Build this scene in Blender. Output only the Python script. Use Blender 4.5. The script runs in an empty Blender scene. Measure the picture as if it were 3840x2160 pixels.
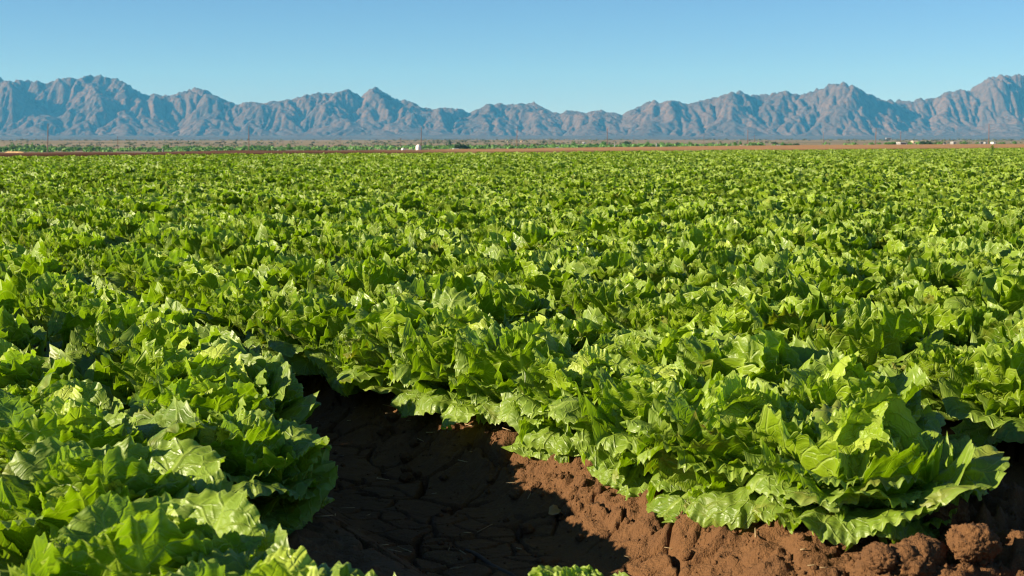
import bpy, math, random
import numpy as np
from mathutils import Vector

R = math.radians
scene = bpy.context.scene
C = scene.collection
FPX = 50.0 / 36.0 * 3840.0
HORIZON = 533.7
CAM_H = 0.82
PITCH = math.atan((1080 - HORIZON) / FPX)

# ------------------------------------------------------------------ camera
cd = bpy.data.cameras.new("camera")
cd.lens = 50
cd.sensor_width = 36
cd.clip_start = 0.05
cd.clip_end = 30000
cd.dof.use_dof = True
cd.dof.focus_distance = 5.2
cd.dof.aperture_fstop = 11.5
cam = bpy.data.objects.new("camera", cd)
C.objects.link(cam)
cam.location = (0, 0, CAM_H)
cam.rotation_euler = (math.pi / 2 - PITCH, 0, 0)
scene.camera = cam

# ------------------------------------------------------------------ sky, sun, exposure
SUN_EL = R(22.5)
SUN_AZ = R(-104)          # compass angle from +Y, clockwise; the sun stands left of and a little behind the camera
world = bpy.data.worlds.new("World")
scene.world = world
world.use_nodes = True
wn = world.node_tree
for n in list(wn.nodes):
    wn.nodes.remove(n)
sky = wn.nodes.new("ShaderNodeTexSky")
sky.sky_type = 'NISHITA'
sky.sun_disc = False
sky.sun_elevation = SUN_EL
sky.sun_rotation = SUN_AZ
sky.altitude = 3000
sky.air_density = 1.0
sky.dust_density = 0.0
sky.ozone_density = 6.0
bg = wn.nodes.new("ShaderNodeBackground")
bg.inputs[1].default_value = 0.054
wo = wn.nodes.new("ShaderNodeOutputWorld")
wn.links.new(sky.outputs[0], bg.inputs[0])
wn.links.new(bg.outputs[0], wo.inputs[0])

sd = bpy.data.lights.new("sun", 'SUN')
sd.energy = 5.0
sd.angle = R(0.55)
sd.color = (1.0, 0.89, 0.70)
sun = bpy.data.objects.new("sun", sd)
C.objects.link(sun)
sdir = Vector((math.sin(SUN_AZ) * math.cos(SUN_EL), math.cos(SUN_AZ) * math.cos(SUN_EL), math.sin(SUN_EL)))
sun.rotation_euler = sdir.to_track_quat('Z', 'Y').to_euler()
sun.location = sdir * 50

scene.cycles.filter_width = 1.15
vs = scene.view_settings
vs.view_transform = 'Standard'
vs.look = 'None'
vs.exposure = 1.22
vs.gamma = 1.0

# ------------------------------------------------------------------ helpers
def tag(o, label=None, cat=None, group=None, kind=None):
    if label: o['label'] = label
    if cat: o['category'] = cat
    if group: o['group'] = group
    if kind: o['kind'] = kind
    return o

def link(o, parent=None):
    C.objects.link(o)
    if parent is not None:
        o.parent = parent
    return o

def empty(name, loc=(0, 0, 0), rz=0.0):
    o = bpy.data.objects.new(name, None)
    o.empty_display_size = 0.1
    C.objects.link(o)
    o.location = loc
    o.rotation_euler = (0, 0, rz)
    return o

def mesh_np(name, V, F, mat=None, uv=None, attrs=None, smooth=True):
    """V (n,3), F (m,k) or a list of such arrays."""
    me = bpy.data.meshes.new(name)
    Fs = F if isinstance(F, list) else [F]
    Fs = [np.asarray(f, dtype=np.int64) for f in Fs if len(f)]
    V = np.asarray(V, dtype=np.float64)
    me.vertices.add(len(V))
    me.vertices.foreach_set("co", V.astype(np.float32).ravel())
    if Fs:
        loops = np.concatenate([f.ravel() for f in Fs])
        totals = np.concatenate([np.full(len(f), f.shape[1]) for f in Fs])
        starts = np.concatenate([[0], np.cumsum(totals)[:-1]])
        me.loops.add(len(loops))
        me.loops.foreach_set("vertex_index", loops.astype(np.int32))
        me.polygons.add(len(totals))
        me.polygons.foreach_set("loop_start", starts.astype(np.int32))
        me.polygons.foreach_set("loop_total", totals.astype(np.int32))
        if smooth:
            me.polygons.foreach_set("use_smooth", np.ones(len(totals), dtype=bool))
        if uv is not None:
            l = me.uv_layers.new(name="UVMap")
            l.data.foreach_set("uv", np.asarray(uv)[loops].astype(np.float32).ravel())
    if attrs:
        for k, a in attrs.items():
            a = np.asarray(a)
            if a.ndim == 1:
                at = me.attributes.new(k, 'FLOAT', 'POINT')
                at.data.foreach_set("value", a.astype(np.float32))
            else:
                at = me.attributes.new(k, 'FLOAT_VECTOR', 'POINT')
                at.data.foreach_set("vector", a.astype(np.float32).ravel())
    me.update(calc_edges=True)
    if mat: me.materials.append(mat)
    return me

def obj(name, me, parent=None):
    return link(bpy.data.objects.new(name, me), parent)

class MB:
    """collects simple solids into one mesh"""
    def __init__(self):
        self.v = []; self.f = []
    def add(self, V, F):
        b = len(self.v)
        self.v += [tuple(p) for p in V]
        self.f += [tuple(b + i for i in f) for f in F]
    def box(self, c, s, rz=0.0, top=1.0):
        x, y, z = s[0] / 2, s[1] / 2, s[2] / 2
        P = []
        for sz in (-1, 1):
            k = top if sz > 0 else 1.0
            for sx, sy in ((-1, -1), (1, -1), (1, 1), (-1, 1)):
                X, Y = sx * x * k, sy * y * k
                P.append((c[0] + X * math.cos(rz) - Y * math.sin(rz), c[1] + X * math.sin(rz) + Y * math.cos(rz), c[2] + sz * z))
        self.add(P, [(3, 2, 1, 0), (4, 5, 6, 7), (0, 1, 5, 4), (1, 2, 6, 5), (2, 3, 7, 6), (3, 0, 4, 7)])
    def lathe(self, prof, n=16, c=(0, 0, 0), axis='z'):
        P = []; F = []
        for r, h in prof:
            for k in range(n):
                a = 2 * math.pi * k / n
                if axis == 'z': P.append((c[0] + r * math.cos(a), c[1] + r * math.sin(a), c[2] + h))
                else: P.append((c[0] + r * math.cos(a), c[1] + h, c[2] + r * math.sin(a)))
        for i in range(len(prof) - 1):
            for k in range(n):
                F.append((i * n + k, i * n + (k + 1) % n, (i + 1) * n + (k + 1) % n, (i + 1) * n + k))
        F.append(tuple(range(n))[::-1]); F.append(tuple((len(prof) - 1) * n + k for k in range(n)))
        self.add(P, F)
    def tube(self, pts, rad, n=8):
        pts = [Vector(p) for p in pts]
        P = []; F = []
        for i, p in enumerate(pts):
            d = (pts[min(i + 1, len(pts) - 1)] - pts[max(i - 1, 0)]).normalized()
            a = d.orthogonal().normalized(); b = d.cross(a)
            r = rad[i] if hasattr(rad, '__len__') else rad
            for k in range(n):
                t = 2 * math.pi * k / n
                P.append(p + (a * math.cos(t) + b * math.sin(t)) * r)
        for i in range(len(pts) - 1):
            for k in range(n):
                F.append((i * n + k, i * n + (k + 1) % n, (i + 1) * n + (k + 1) % n, (i + 1) * n + k))
        F.append(tuple(range(n))[::-1]); F.append(tuple((len(pts) - 1) * n + k for k in range(n)))
        self.add(P, F)
    def mesh(self, name, mat, smooth=False):
        me = bpy.data.meshes.new(name)
        me.from_pydata([tuple(p) for p in self.v], [], self.f)
        if smooth: me.polygons.foreach_set("use_smooth", [True] * len(me.polygons))
        me.materials.append(mat); me.update()
        return me

def copy_tree(o, parent=None):
    c = o.copy()
    link(c)
    c.parent = parent
    for ch in o.children:
        copy_tree(ch, c)
    return c

# ---- value noise
def _hash(ix, iy, seed):
    h = (ix.astype(np.int64) * 374761393 + iy.astype(np.int64) * 668265263 + seed * 1442695041) & 0xffffffff
    h = ((h ^ (h >> 13)) * 1274126177) & 0xffffffff
    h = ((h ^ (h >> 16)) * 2246822519) & 0xffffffff
    return ((h ^ (h >> 15)) & 0xffffff) / float(0xffffff)

def vnoise(x, y, seed=0):
    x = np.asarray(x, float); y = np.asarray(y, float)
    ix = np.floor(x); iy = np.floor(y)
    fx = x - ix; fy = y - iy
    fx = fx * fx * fx * (fx * (fx * 6 - 15) + 10); fy = fy * fy * fy * (fy * (fy * 6 - 15) + 10)
    a = _hash(ix, iy, seed); b = _hash(ix + 1, iy, seed)
    c = _hash(ix, iy + 1, seed); d = _hash(ix + 1, iy + 1, seed)
    return (a * (1 - fx) + b * fx) * (1 - fy) + (c * (1 - fx) + d * fx) * fy

def fbm(x, y, seed=0, oct=4, gain=0.5):
    s = 0; a = 1; t = 0
    for o in range(oct):
        s = s + a * (vnoise(x * 2 ** o + 17.3 * o, y * 2 ** o - 9.1 * o, seed + o) * 2 - 1); t += a; a *= gain
    return s / t

def sstep(a, b, x):
    t = np.clip((x - a) / (b - a), 0, 1)
    return t * t * (3 - 2 * t)

# ---- where a point of the photograph's native pixel grid stands at depth Y or height z
def ray(px, py):
    a = (px - 1920) / FPX; b = (1080 - py) / FPX
    return Vector((a, math.cos(PITCH) + b * math.sin(PITCH), -math.sin(PITCH) + b * math.cos(PITCH)))
def at_z(px, py, z):
    d = ray(px, py); t = (z - CAM_H) / d.z
    return Vector((d.x * t, d.y * t, z))
def at_y(px, py, Y):
    d = ray(px, py); t = Y / d.y
    return Vector((d.x * t, Y, CAM_H + d.z * t))

# row frame: u across the beds, v along them
TH = math.atan(0.5305)
CT, ST = math.cos(TH), math.sin(TH)
def uv_of(X, Y): return X * CT + Y * ST, -X * ST + Y * CT
def xy_of(u, v): return u * CT - v * ST, u * ST + v * CT
PITCH_BED = 1.15; ROW_HALF = 0.195
def bed_centre(k): return 0.78 + PITCH_BED * k if k <= 0 else 2.14 + PITCH_BED * (k - 1)

def bed_z(u):
    """soil profile across the beds: flat tops at 0, furrows about 0.13 deep"""
    u = np.asarray(u, float)
    w = np.where(u < 1.46, 0.78, 2.14)
    q = np.abs((u - w + PITCH_BED / 2) % PITCH_BED - PITCH_BED / 2)   # distance from the bed's centre
    q = np.where((u > 0.78) & (u < 2.14), np.minimum(u - 0.78, 2.14 - u), q)
    return -0.135 * sstep(0.27, 0.54, q)

# ------------------------------------------------------------------ materials
def new_mat(name):
    m = bpy.data.materials.new(name); m.use_nodes = True
    nt = m.node_tree
    for n in list(nt.nodes): nt.nodes.remove(n)
    out = nt.nodes.new("ShaderNodeOutputMaterial")
    return m, nt, out

class NT:
    def __init__(s, nt): s.nt = nt
    def n(s, t, **k):
        o = s.nt.nodes.new(t)
        for a, b in k.items(): setattr(o, a, b)
        return o
    def l(s, a, b): s.nt.links.new(a, b)
    def math(s, op, a, b=None, c=None, clamp=False):
        o = s.n("ShaderNodeMath", operation=op); o.use_clamp = clamp
        for i, x in enumerate((a, b, c)):
            if x is None: continue
            if isinstance(x, (int, float)): o.inputs[i].default_value = x
            else: s.l(x, o.inputs[i])
        return o.outputs[0]
    def mix(s, f, a, b, mode='MIX'):
        o = s.n("ShaderNodeMix", data_type='RGBA', blend_type=mode)
        for i, x in ((0, f), (6, a), (7, b)):
            if isinstance(x, (int, float)): o.inputs[i].default_value = x
            elif isinstance(x, (tuple, list)): o.inputs[i].default_value = (*x, 1) if len(x) == 3 else x
            else: s.l(x, o.inputs[i])
        return o.outputs[2]
    def noise(s, vec, scale, detail=4, rough=0.55, dist=0.0):
        o = s.n("ShaderNodeTexNoise"); o.inputs['Scale'].default_value = scale
        o.inputs['Detail'].default_value = detail; o.inputs['Roughness'].default_value = rough
        o.inputs['Distortion'].default_value = dist
        if vec is not None: s.l(vec, o.inputs['Vector'])
        return o.outputs['Fac']
    def ramp(s, f, stops):
        o = s.n("ShaderNodeValToRGB"); e = o.color_ramp.elements
        while len(e) < len(stops): e.new(0.5)
        for i, (p, c) in enumerate(stops):
            e[i].position = p; e[i].color = (*c, 1) if len(c) == 3 else c
        s.l(f, o.inputs[0]); return o.outputs[0]
    def maprange(s, f, a, b, c=0.0, d=1.0, smooth=False):
        o = s.n("ShaderNodeMapRange"); o.clamp = True
        if smooth: o.interpolation_type = 'SMOOTHSTEP'
        s.l(f, o.inputs[0])
        for i, x in enumerate((a, b, c, d)): o.inputs[i + 1].default_value = x
        return o.outputs[0]
    def bump(s, h, strength, dist):
        o = s.n("ShaderNodeBump"); o.inputs['Strength'].default_value = strength; o.inputs['Distance'].default_value = dist
        s.l(h, o.inputs['Height']); return o.outputs[0]

def leaf_material():
    m, nt, out = new_mat("lettuce_leaf"); g = NT(nt)
    uv = g.n("ShaderNodeUVMap").outputs[0]
    sep = g.n("ShaderNodeSeparateXYZ"); g.l(uv, sep.inputs[0])
    u, w = sep.outputs[1], sep.outputs[0]
    tone = g.n("ShaderNodeAttribute", attribute_name="tone").outputs['Fac']
    rnd = g.n("ShaderNodeObjectInfo").outputs['Random']
    # warp
    mp = g.n("ShaderNodeCombineXYZ"); g.l(w, mp.inputs[0]); g.l(u, mp.inputs[1]); g.l(g.math('MULTIPLY', tone, 37.0), mp.inputs[2])
    nz = g.noise(mp.outputs[0], 5.0, 2, 0.5)
    nzc = g.math('SUBTRACT', nz, 0.5)
    av = g.math('ABSOLUTE', g.math('MULTIPLY', g.math('ADD', g.math('SUBTRACT', w, 0.5), g.math('MULTIPLY', nzc, 0.05)), 2.0))
    # midrib, narrowing to the tip
    mw = g.math('ADD', g.math('MULTIPLY', g.math('SUBTRACT', 1.0, u), 0.10), 0.012)
    mid = g.math('SUBTRACT', 1.0, g.math('DIVIDE', av, mw), clamp=True)
    # lateral veins: leave the midrib and fan outwards
    q = g.math('ADD', g.math('SUBTRACT', u, g.math('MULTIPLY', av, 1.0)), g.math('MULTIPLY', nzc, 0.22))
    tri = g.math('ABSOLUTE', g.math('SUBTRACT', g.math('FRACT', g.math('MULTIPLY', q, 6.5)), 0.5))
    lat = g.math('SUBTRACT', 1.0, g.math('MULTIPLY', tri, 9.0), clamp=True)
    vor = g.n("ShaderNodeTexVoronoi", feature='DISTANCE_TO_EDGE'); vor.inputs['Scale'].default_value = 11.0
    g.l(mp.outputs[0], vor.inputs['Vector'])
    net = g.math('SUBTRACT', 1.0, g.math('MULTIPLY', vor.outputs['Distance'], 16.0), clamp=True)
    vein = g.math('MAXIMUM', mid, g.math('MAXIMUM', g.math('MULTIPLY', lat, 0.75), g.math('MULTIPLY', net, 0.35)))
    # colour
    dark = (0.028, 0.085, 0.002); lite = (0.385, 0.545, 0.013); vcol = (0.40, 0.50, 0.09)
    tc = g.math('ADD', g.math('MULTIPLY', tone, 0.75), g.math('MULTIPLY', g.math('SUBTRACT', rnd, 0.5), 0.25), clamp=True)
    base = g.mix(tc, dark, lite)
    blot = g.noise(mp.outputs[0], 3.0, 3, 0.6)
    base = g.mix(g.maprange(blot, 0.55, 0.75), base, (0.20, 0.26, 0.03), 'MIX') if False else base
    base = g.mix(g.maprange(blot, 0.35, 0.7, 0.0, 0.35), base, (0.19, 0.28, 0.010))
    # paler rib side towards the base
    base = g.mix(g.maprange(u, 0.45, 0.0, 0.0, 0.55, True), base, (0.34, 0.44, 0.07))
    base = g.mix(g.math('MULTIPLY', vein, 0.75), base, vcol)
    base = g.mix(g.maprange(tone, 0.86, 1.0, 0.0, 0.7), base, (0.44, 0.52, 0.075))
    rim = g.math('MAXIMUM', g.maprange(u, 0.955, 1.0), g.math('MULTIPLY', g.maprange(av, 0.955, 1.0), g.maprange(u, 0.3, 0.5)))
    base = g.mix(g.math('MULTIPLY', rim, 0.5), base, vcol)
    old = g.math('MULTIPLY', g.maprange(tone, 0.42, 0.25), g.math('MULTIPLY', g.maprange(u, 0.75, 0.97), g.maprange(g.noise(mp.outputs[0], 6.0, 3, 0.6), 0.52, 0.62)))
    base = g.mix(g.math('MULTIPLY', old, 0.8), base, (0.26, 0.15, 0.035))
    spots = g.noise(mp.outputs[0], 22.0, 2, 0.5)
    base = g.mix(g.math('MULTIPLY', g.maprange(spots, 0.70, 0.76, 0, 0.5), g.maprange(tone, 0.55, 0.35)), base, (0.17, 0.11, 0.03))
    back = g.n("ShaderNodeNewGeometry").outputs['Backfacing']
    surf = g.mix(g.math('MULTIPLY', back, 0.35), base, (0.20, 0.30, 0.05))
    bump_h = g.math('ADD', g.math('MULTIPLY', g.noise(mp.outputs[0], 16.0, 3, 0.6), 0.8), g.math('MULTIPLY', vein, -0.5))
    nrm = g.bump(bump_h, 0.8, 0.007)
    p = g.n("ShaderNodeBsdfPrincipled")
    g.l(surf, p.inputs['Base Color']); g.l(nrm, p.inputs['Normal'])
    g.l(g.maprange(blot, 0.3, 0.7, 0.34, 0.58), p.inputs['Roughness'])
    p.inputs['Specular IOR Level'].default_value = 0.5
    t = g.n("ShaderNodeBsdfTranslucent")
    tcol = g.mix(1.0, surf, (1.15, 1.35, 0.25), 'MULTIPLY')
    g.l(tcol, t.inputs['Color']); g.l(nrm, t.inputs['Normal'])
    mx = g.n("ShaderNodeMixShader"); mx.inputs[0].default_value = 0.37
    g.l(p.outputs[0], mx.inputs[1]); g.l(t.outputs[0], mx.inputs[2])
    g.l(mx.outputs[0], out.inputs[0])
    return m

def soil_material(name="field_soil", dry=(0.158, 0.076, 0.028), wet=(0.100, 0.049, 0.021)):
    m, nt, out = new_mat(name); g = NT(nt)
    pos = g.n("ShaderNodeNewGeometry").outputs['Position']
    n1 = g.noise(pos, 3.0, 5, 0.6); n2 = g.noise(pos, 38.0, 5, 0.65); n3 = g.noise(pos, 170.0, 3, 0.6)
    f = g.math('ADD', g.math('MULTIPLY', n1, 0.7), g.math('MULTIPLY', n2, 0.45))
    col = g.mix(g.maprange(f, 0.38, 0.78), wet, dry)
    col = g.mix(g.maprange(n3, 0.58, 0.72, 0, 0.4), col, (0.19, 0.105, 0.045))
    h = g.math('ADD', g.math('MULTIPLY', n2, 1.0), g.math('MULTIPLY', n3, 0.35))
    p = g.n("ShaderNodeBsdfPrincipled")
    g.l(col, p.inputs['Base Color']); p.inputs['Roughness'].default_value = 0.93
    p.inputs['Specular IOR Level'].default_value = 0.2
    g.l(g.bump(h, 0.9, 0.02), p.inputs['Normal'])
    g.l(p.outputs[0], out.inputs[0]); return m

def plain_mat(name, col, rough=0.6, var=0.25, scale=6.0, metal=0.0, spec=0.4):
    m, nt, out = new_mat(name); g = NT(nt)
    tc = g.n("ShaderNodeTexCoord").outputs['Object']
    f = g.noise(tc, scale, 5, 0.6)
    c2 = tuple(c * (1 - var) for c in col)
    p = g.n("ShaderNodeBsdfPrincipled")
    g.l(g.mix(g.maprange(f, 0.3, 0.7), c2, col), p.inputs['Base Color'])
    p.inputs['Roughness'].default_value = rough; p.inputs['Metallic'].default_value = metal
    p.inputs['Specular IOR Level'].default_value = spec
    g.l(p.outputs[0], out.inputs[0]); return m

def ground_material():
    m, nt, out = new_mat("desert_ground"); g = NT(nt)
    pos = g.n("ShaderNodeNewGeometry").outputs['Position']
    zone = g.n("ShaderNodeAttribute", attribute_name="zone")      # x: bare bank, y: valley road and dust, z: desert
    sp = g.n("ShaderNodeSeparateXYZ"); g.l(zone.outputs['Vector'], sp.inputs[0])
    dark_left = g.n("ShaderNodeAttribute", attribute_name="dark_left").outputs['Fac']
    n1 = g.noise(pos, 0.35, 5, 0.6); n2 = g.noise(pos, 0.02, 5, 0.6); n3 = g.noise(pos, 0.006, 6, 0.65)
    soil = g.mix(g.maprange(n1, 0.3, 0.7), (0.10, 0.045, 0.020), (0.16, 0.075, 0.034))
    bank = g.mix(g.maprange(n1, 0.25, 0.75), (0.27, 0.145, 0.062), (0.39, 0.225, 0.105))
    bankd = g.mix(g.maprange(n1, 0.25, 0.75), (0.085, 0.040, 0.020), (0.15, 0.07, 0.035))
    bank = g.mix(dark_left, bank, bankd)
    val = g.mix(g.maprange(n2, 0.3, 0.7), (0.14, 0.105, 0.08), (0.20, 0.145, 0.105))
    des = g.mix(g.maprange(n3, 0.35, 0.65), (0.165, 0.130, 0.072), (0.30, 0.235, 0.14))
    des = g.mix(g.maprange(n2, 0.5, 0.62, 0, 0.55), des, (0.10, 0.12, 0.05))
    c = g.mix(sp.outputs[0], soil, bank)
    c = g.mix(sp.outputs[1], c, val)
    c = g.mix(sp.outputs[2], c, des)
    p = g.n("ShaderNodeBsdfPrincipled")
    g.l(c, p.inputs['Base Color']); p.inputs['Roughness'].default_value = 0.95
    p.inputs['Specular IOR Level'].default_value = 0.1
    g.l(g.bump(n1, 0.5, 0.15), p.inputs['Normal'])
    g.l(p.outputs[0], out.inputs[0]); return m

def rock_material():
    m, nt, out = new_mat("desert_rock"); g = NT(nt)
    pos = g.n("ShaderNodeNewGeometry").outputs['Position']
    n1 = g.noise(pos, 0.004, 6, 0.65); n2 = g.noise(pos, 0.045, 6, 0.75)
    c = g.mix(g.maprange(n1, 0.35, 0.65), (0.085, 0.058, 0.041), (0.155, 0.100, 0.068))
    c = g.mix(g.maprange(n2, 0.46, 0.62, 0, 0.75), c, (0.036, 0.027, 0.022))
    fan = g.n("ShaderNodeAttribute", attribute_name="fan").outputs['Fac']
    c = g.mix(fan, c, g.mix(g.maprange(n1, 0.35, 0.65), (0.075, 0.060, 0.042), (0.12, 0.092, 0.065)))
    p = g.n("ShaderNodeBsdfPrincipled")
    g.l(c, p.inputs['Base Color']); p.inputs['Roughness'].default_value = 0.95
    p.inputs['Specular IOR Level'].default_value = 0.1
    g.l(g.bump(n2, 0.8, 12.0), p.inputs['Normal'])
    g.l(p.outputs[0], out.inputs[0]); return m

def crown_material(name, c1, c2):
    m, nt, out = new_mat(name); g = NT(nt)
    tone = g.n("ShaderNodeAttribute", attribute_name="tone").outputs['Fac']
    rnd = g.n("ShaderNodeObjectInfo").outputs['Random']
    c = g.mix(g.math('ADD', g.math('MULTIPLY', tone, 0.7), g.math('MULTIPLY', rnd, 0.3)), c1, c2)
    p = g.n("ShaderNodeBsdfPrincipled"); g.l(c, p.inputs['Base Color']); p.inputs['Roughness'].default_value = 0.7
    t = g.n("ShaderNodeBsdfTranslucent"); g.l(c, t.inputs['Color'])
    mx = g.n("ShaderNodeMixShader"); mx.inputs[0].default_value = 0.25
    g.l(p.outputs[0], mx.inputs[1]); g.l(t.outputs[0], mx.inputs[2]); g.l(mx.outputs[0], out.inputs[0]); return m

M_LEAF = leaf_material()
M_SOIL = soil_material()
M_GROUND = ground_material()
M_ROCK = rock_material()
M_WOOD = plain_mat("weathered_pole_wood", (0.16, 0.085, 0.055), 0.85, 0.35, 3.0)
M_STICK = plain_mat("dry_stick", (0.10, 0.06, 0.035), 0.85, 0.4, 30.0)
M_WHITE = plain_mat("white_plastic", (0.85, 0.80, 0.70), 0.5, 0.10, 2.0)
M_PAINT = plain_mat("white_paint", (0.24, 0.24, 0.23), 0.5, 0.12, 0.5)
M_TAN = plain_mat("tan_stucco", (0.62, 0.46, 0.30), 0.85, 0.15, 0.5)
M_ROOF = plain_mat("pale_roof", (0.55, 0.56, 0.56), 0.6, 0.2, 0.4)
M_GLASS = plain_mat("dark_window_glass", (0.03, 0.04, 0.05), 0.15, 0.2, 2.0)
M_RUBBER = plain_mat("tyre_rubber", (0.03, 0.03, 0.03), 0.8, 0.2, 4.0)
M_METAL = plain_mat("grey_metal", (0.35, 0.35, 0.36), 0.45, 0.2, 3.0, 0.7)
M_CERAMIC = plain_mat("insulator_glaze", (0.35, 0.33, 0.30), 0.3, 0.1, 8.0)
M_DARK = plain_mat("rusty_dark_steel", (0.075, 0.035, 0.025), 0.8, 0.3, 2.0)
M_SAND = plain_mat("pale_tan_dirt", (0.62, 0.40, 0.19), 0.95, 0.25, 1.5)
M_ORANGE = plain_mat("orange_paint", (0.75, 0.30, 0.07), 0.6, 0.2, 4.0)
M_BARK = plain_mat("dark_bark", (0.09, 0.06, 0.04), 0.9, 0.3, 3.0)
M_CROWN = crown_material("mesquite_leaves", (0.055, 0.160, 0.028), (0.135, 0.290, 0.050))
M_CROWN_DARK = crown_material("dense_dark_leaves", (0.022, 0.058, 0.018), (0.050, 0.120, 0.030))
M_CROWN_PALE = crown_material("pale_dry_leaves", (0.10, 0.12, 0.04), (0.22, 0.22, 0.06))
M_SCRUB = crown_material("desert_scrub_leaves", (0.070, 0.095, 0.038), (0.15, 0.16, 0.065))
M_WEED = crown_material("weed_leaves", (0.10, 0.20, 0.02), (0.20, 0.34, 0.04))

# ------------------------------------------------------------------ field edge and ground sheet
E0 = np.array([0.0, 82.0]); ED = np.array([0.65, 0.76]); ED = ED / np.linalg.norm(ED); EN = np.array([-ED[1], ED[0]])
def edge_s(X, Y): return (X - E0[0]) * EN[0] + (Y - E0[1]) * EN[1]     # < 0 inside the field
PATCH = (-0.6, 3.0, 0.3, 7.6)      # u0, u1, v0, v1 of the finely modelled soil

def valley_z(X, Y, s):
    """height of the land beyond the field: bank, river flats, desert terrace, far plain"""
    r = np.hypot(X, Y); az = X / np.maximum(Y, 1.0)
    k = sstep(-0.35, 0.35, np.clip(az, -1, 1))                 # the flats lie lower on the left
    bank = 0.33 * sstep(0.0, 1.2, s) + 0.10 * fbm(X * .15, Y * .15, 5, 3) * sstep(0, 4, s)
    flats = -2.8 + 2.4 * k
    z = bank + (flats - bank) * sstep(0, 1, (s - 7 - 22 * k * k) / (45 + 330 * k * k))
    ter = 3.6 + 1.2 * fbm(X / 700., Y / 700., 9, 3)
    z = z + (ter - z) * sstep(650, 2100, r)
    z = z + (0.5 - z) * sstep(2150, 2900, r)
    z = z + 0.5 * fbm(X / 90., Y / 90., 21, 3) * sstep(300, 900, s)
    return z

def make_ground():
    az = np.concatenate([np.linspace(-180, -62, 60, endpoint=False), np.linspace(-62, 40, 560, endpoint=False), np.linspace(40, 180, 70)])
    a = np.radians(az)
    dx, dy = np.sin(a), np.cos(a)
    den = dx * EN[0] + dy * EN[1]
    re = np.where(den > 0.02, -edge_s(0.0, 0.0) / np.maximum(den, 0.02), 600.0)
    re = np.minimum(re, 600.0)
    inner = np.concatenate([[0.0], np.geomspace(0.004, 1.0, 90)])
    outer = np.geomspace(0.15, 9200.0, 150)
    rr = np.concatenate([re[None, :] * inner[:, None], re[None, :] + outer[:, None]], 0)
    rr = np.minimum(rr, 9400.0 + 0.01 * np.arange(len(rr))[:, None])
    X, Y = rr * dx, rr * dy
    s = edge_s(X, Y)
    u, v = uv_of(X, Y)
    near = (u > PATCH[0] + .12) & (u < PATCH[1] - .12) & (v > PATCH[2] + .12) & (v < PATCH[3] - .12)
    zin = bed_z(u) + 0.012 * fbm(X * 3, Y * 3, 3, 2) - 0.02
    zin = np.where(near, -0.45, zin)
    zin = np.where(s > -1.0, zin * sstep(0, -1.0, s), zin)
    inside = np.arange(len(rr))[:, None] < len(inner)
    Z = np.where(inside, zin, valley_z(X, Y, np.maximum(s, 0)))
    out = ~inside & (s < 0)                       # beyond 600 m where no edge is met
    Z = np.where(out, -0.1, Z)
    nr, na = X.shape
    idx = np.arange(nr * na).reshape(nr, na)
    F = np.stack([idx[:-1, :-1], idx[:-1, 1:], idx[1:, 1:], idx[1:, :-1]], -1).reshape(-1, 4)[:, ::-1]
    V = np.stack([X, Y, Z], -1).reshape(-1, 3)
    r = np.hypot(X, Y)
    zx = sstep(-0.3, 0.8, s) * np.ones_like(X)
    kk = sstep(-0.35, 0.35, np.clip(X / np.maximum(Y, 1.0), -1, 1))
    zy = sstep(12, 40, s - 300 * kk * kk)
    zz = sstep(420, 650, r + 120 * fbm(X / 60., Y / 60., 31, 3)) * (s > 0)
    azr = X / np.maximum(Y, 1)
    dark_left = 1 - sstep(-0.16, 0.02, azr + 0.05 * fbm(X / 8., Y / 8., 44, 3))  # mask turning the bank a darker brown towards the left
    me = mesh_np("ground", V, F, M_GROUND, attrs={"zone": np.stack([zx, zy, zz], -1).reshape(-1, 3), "dark_left": dark_left.ravel()})
    return tag(obj("ground", me), kind="structure")
make_ground()

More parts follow.
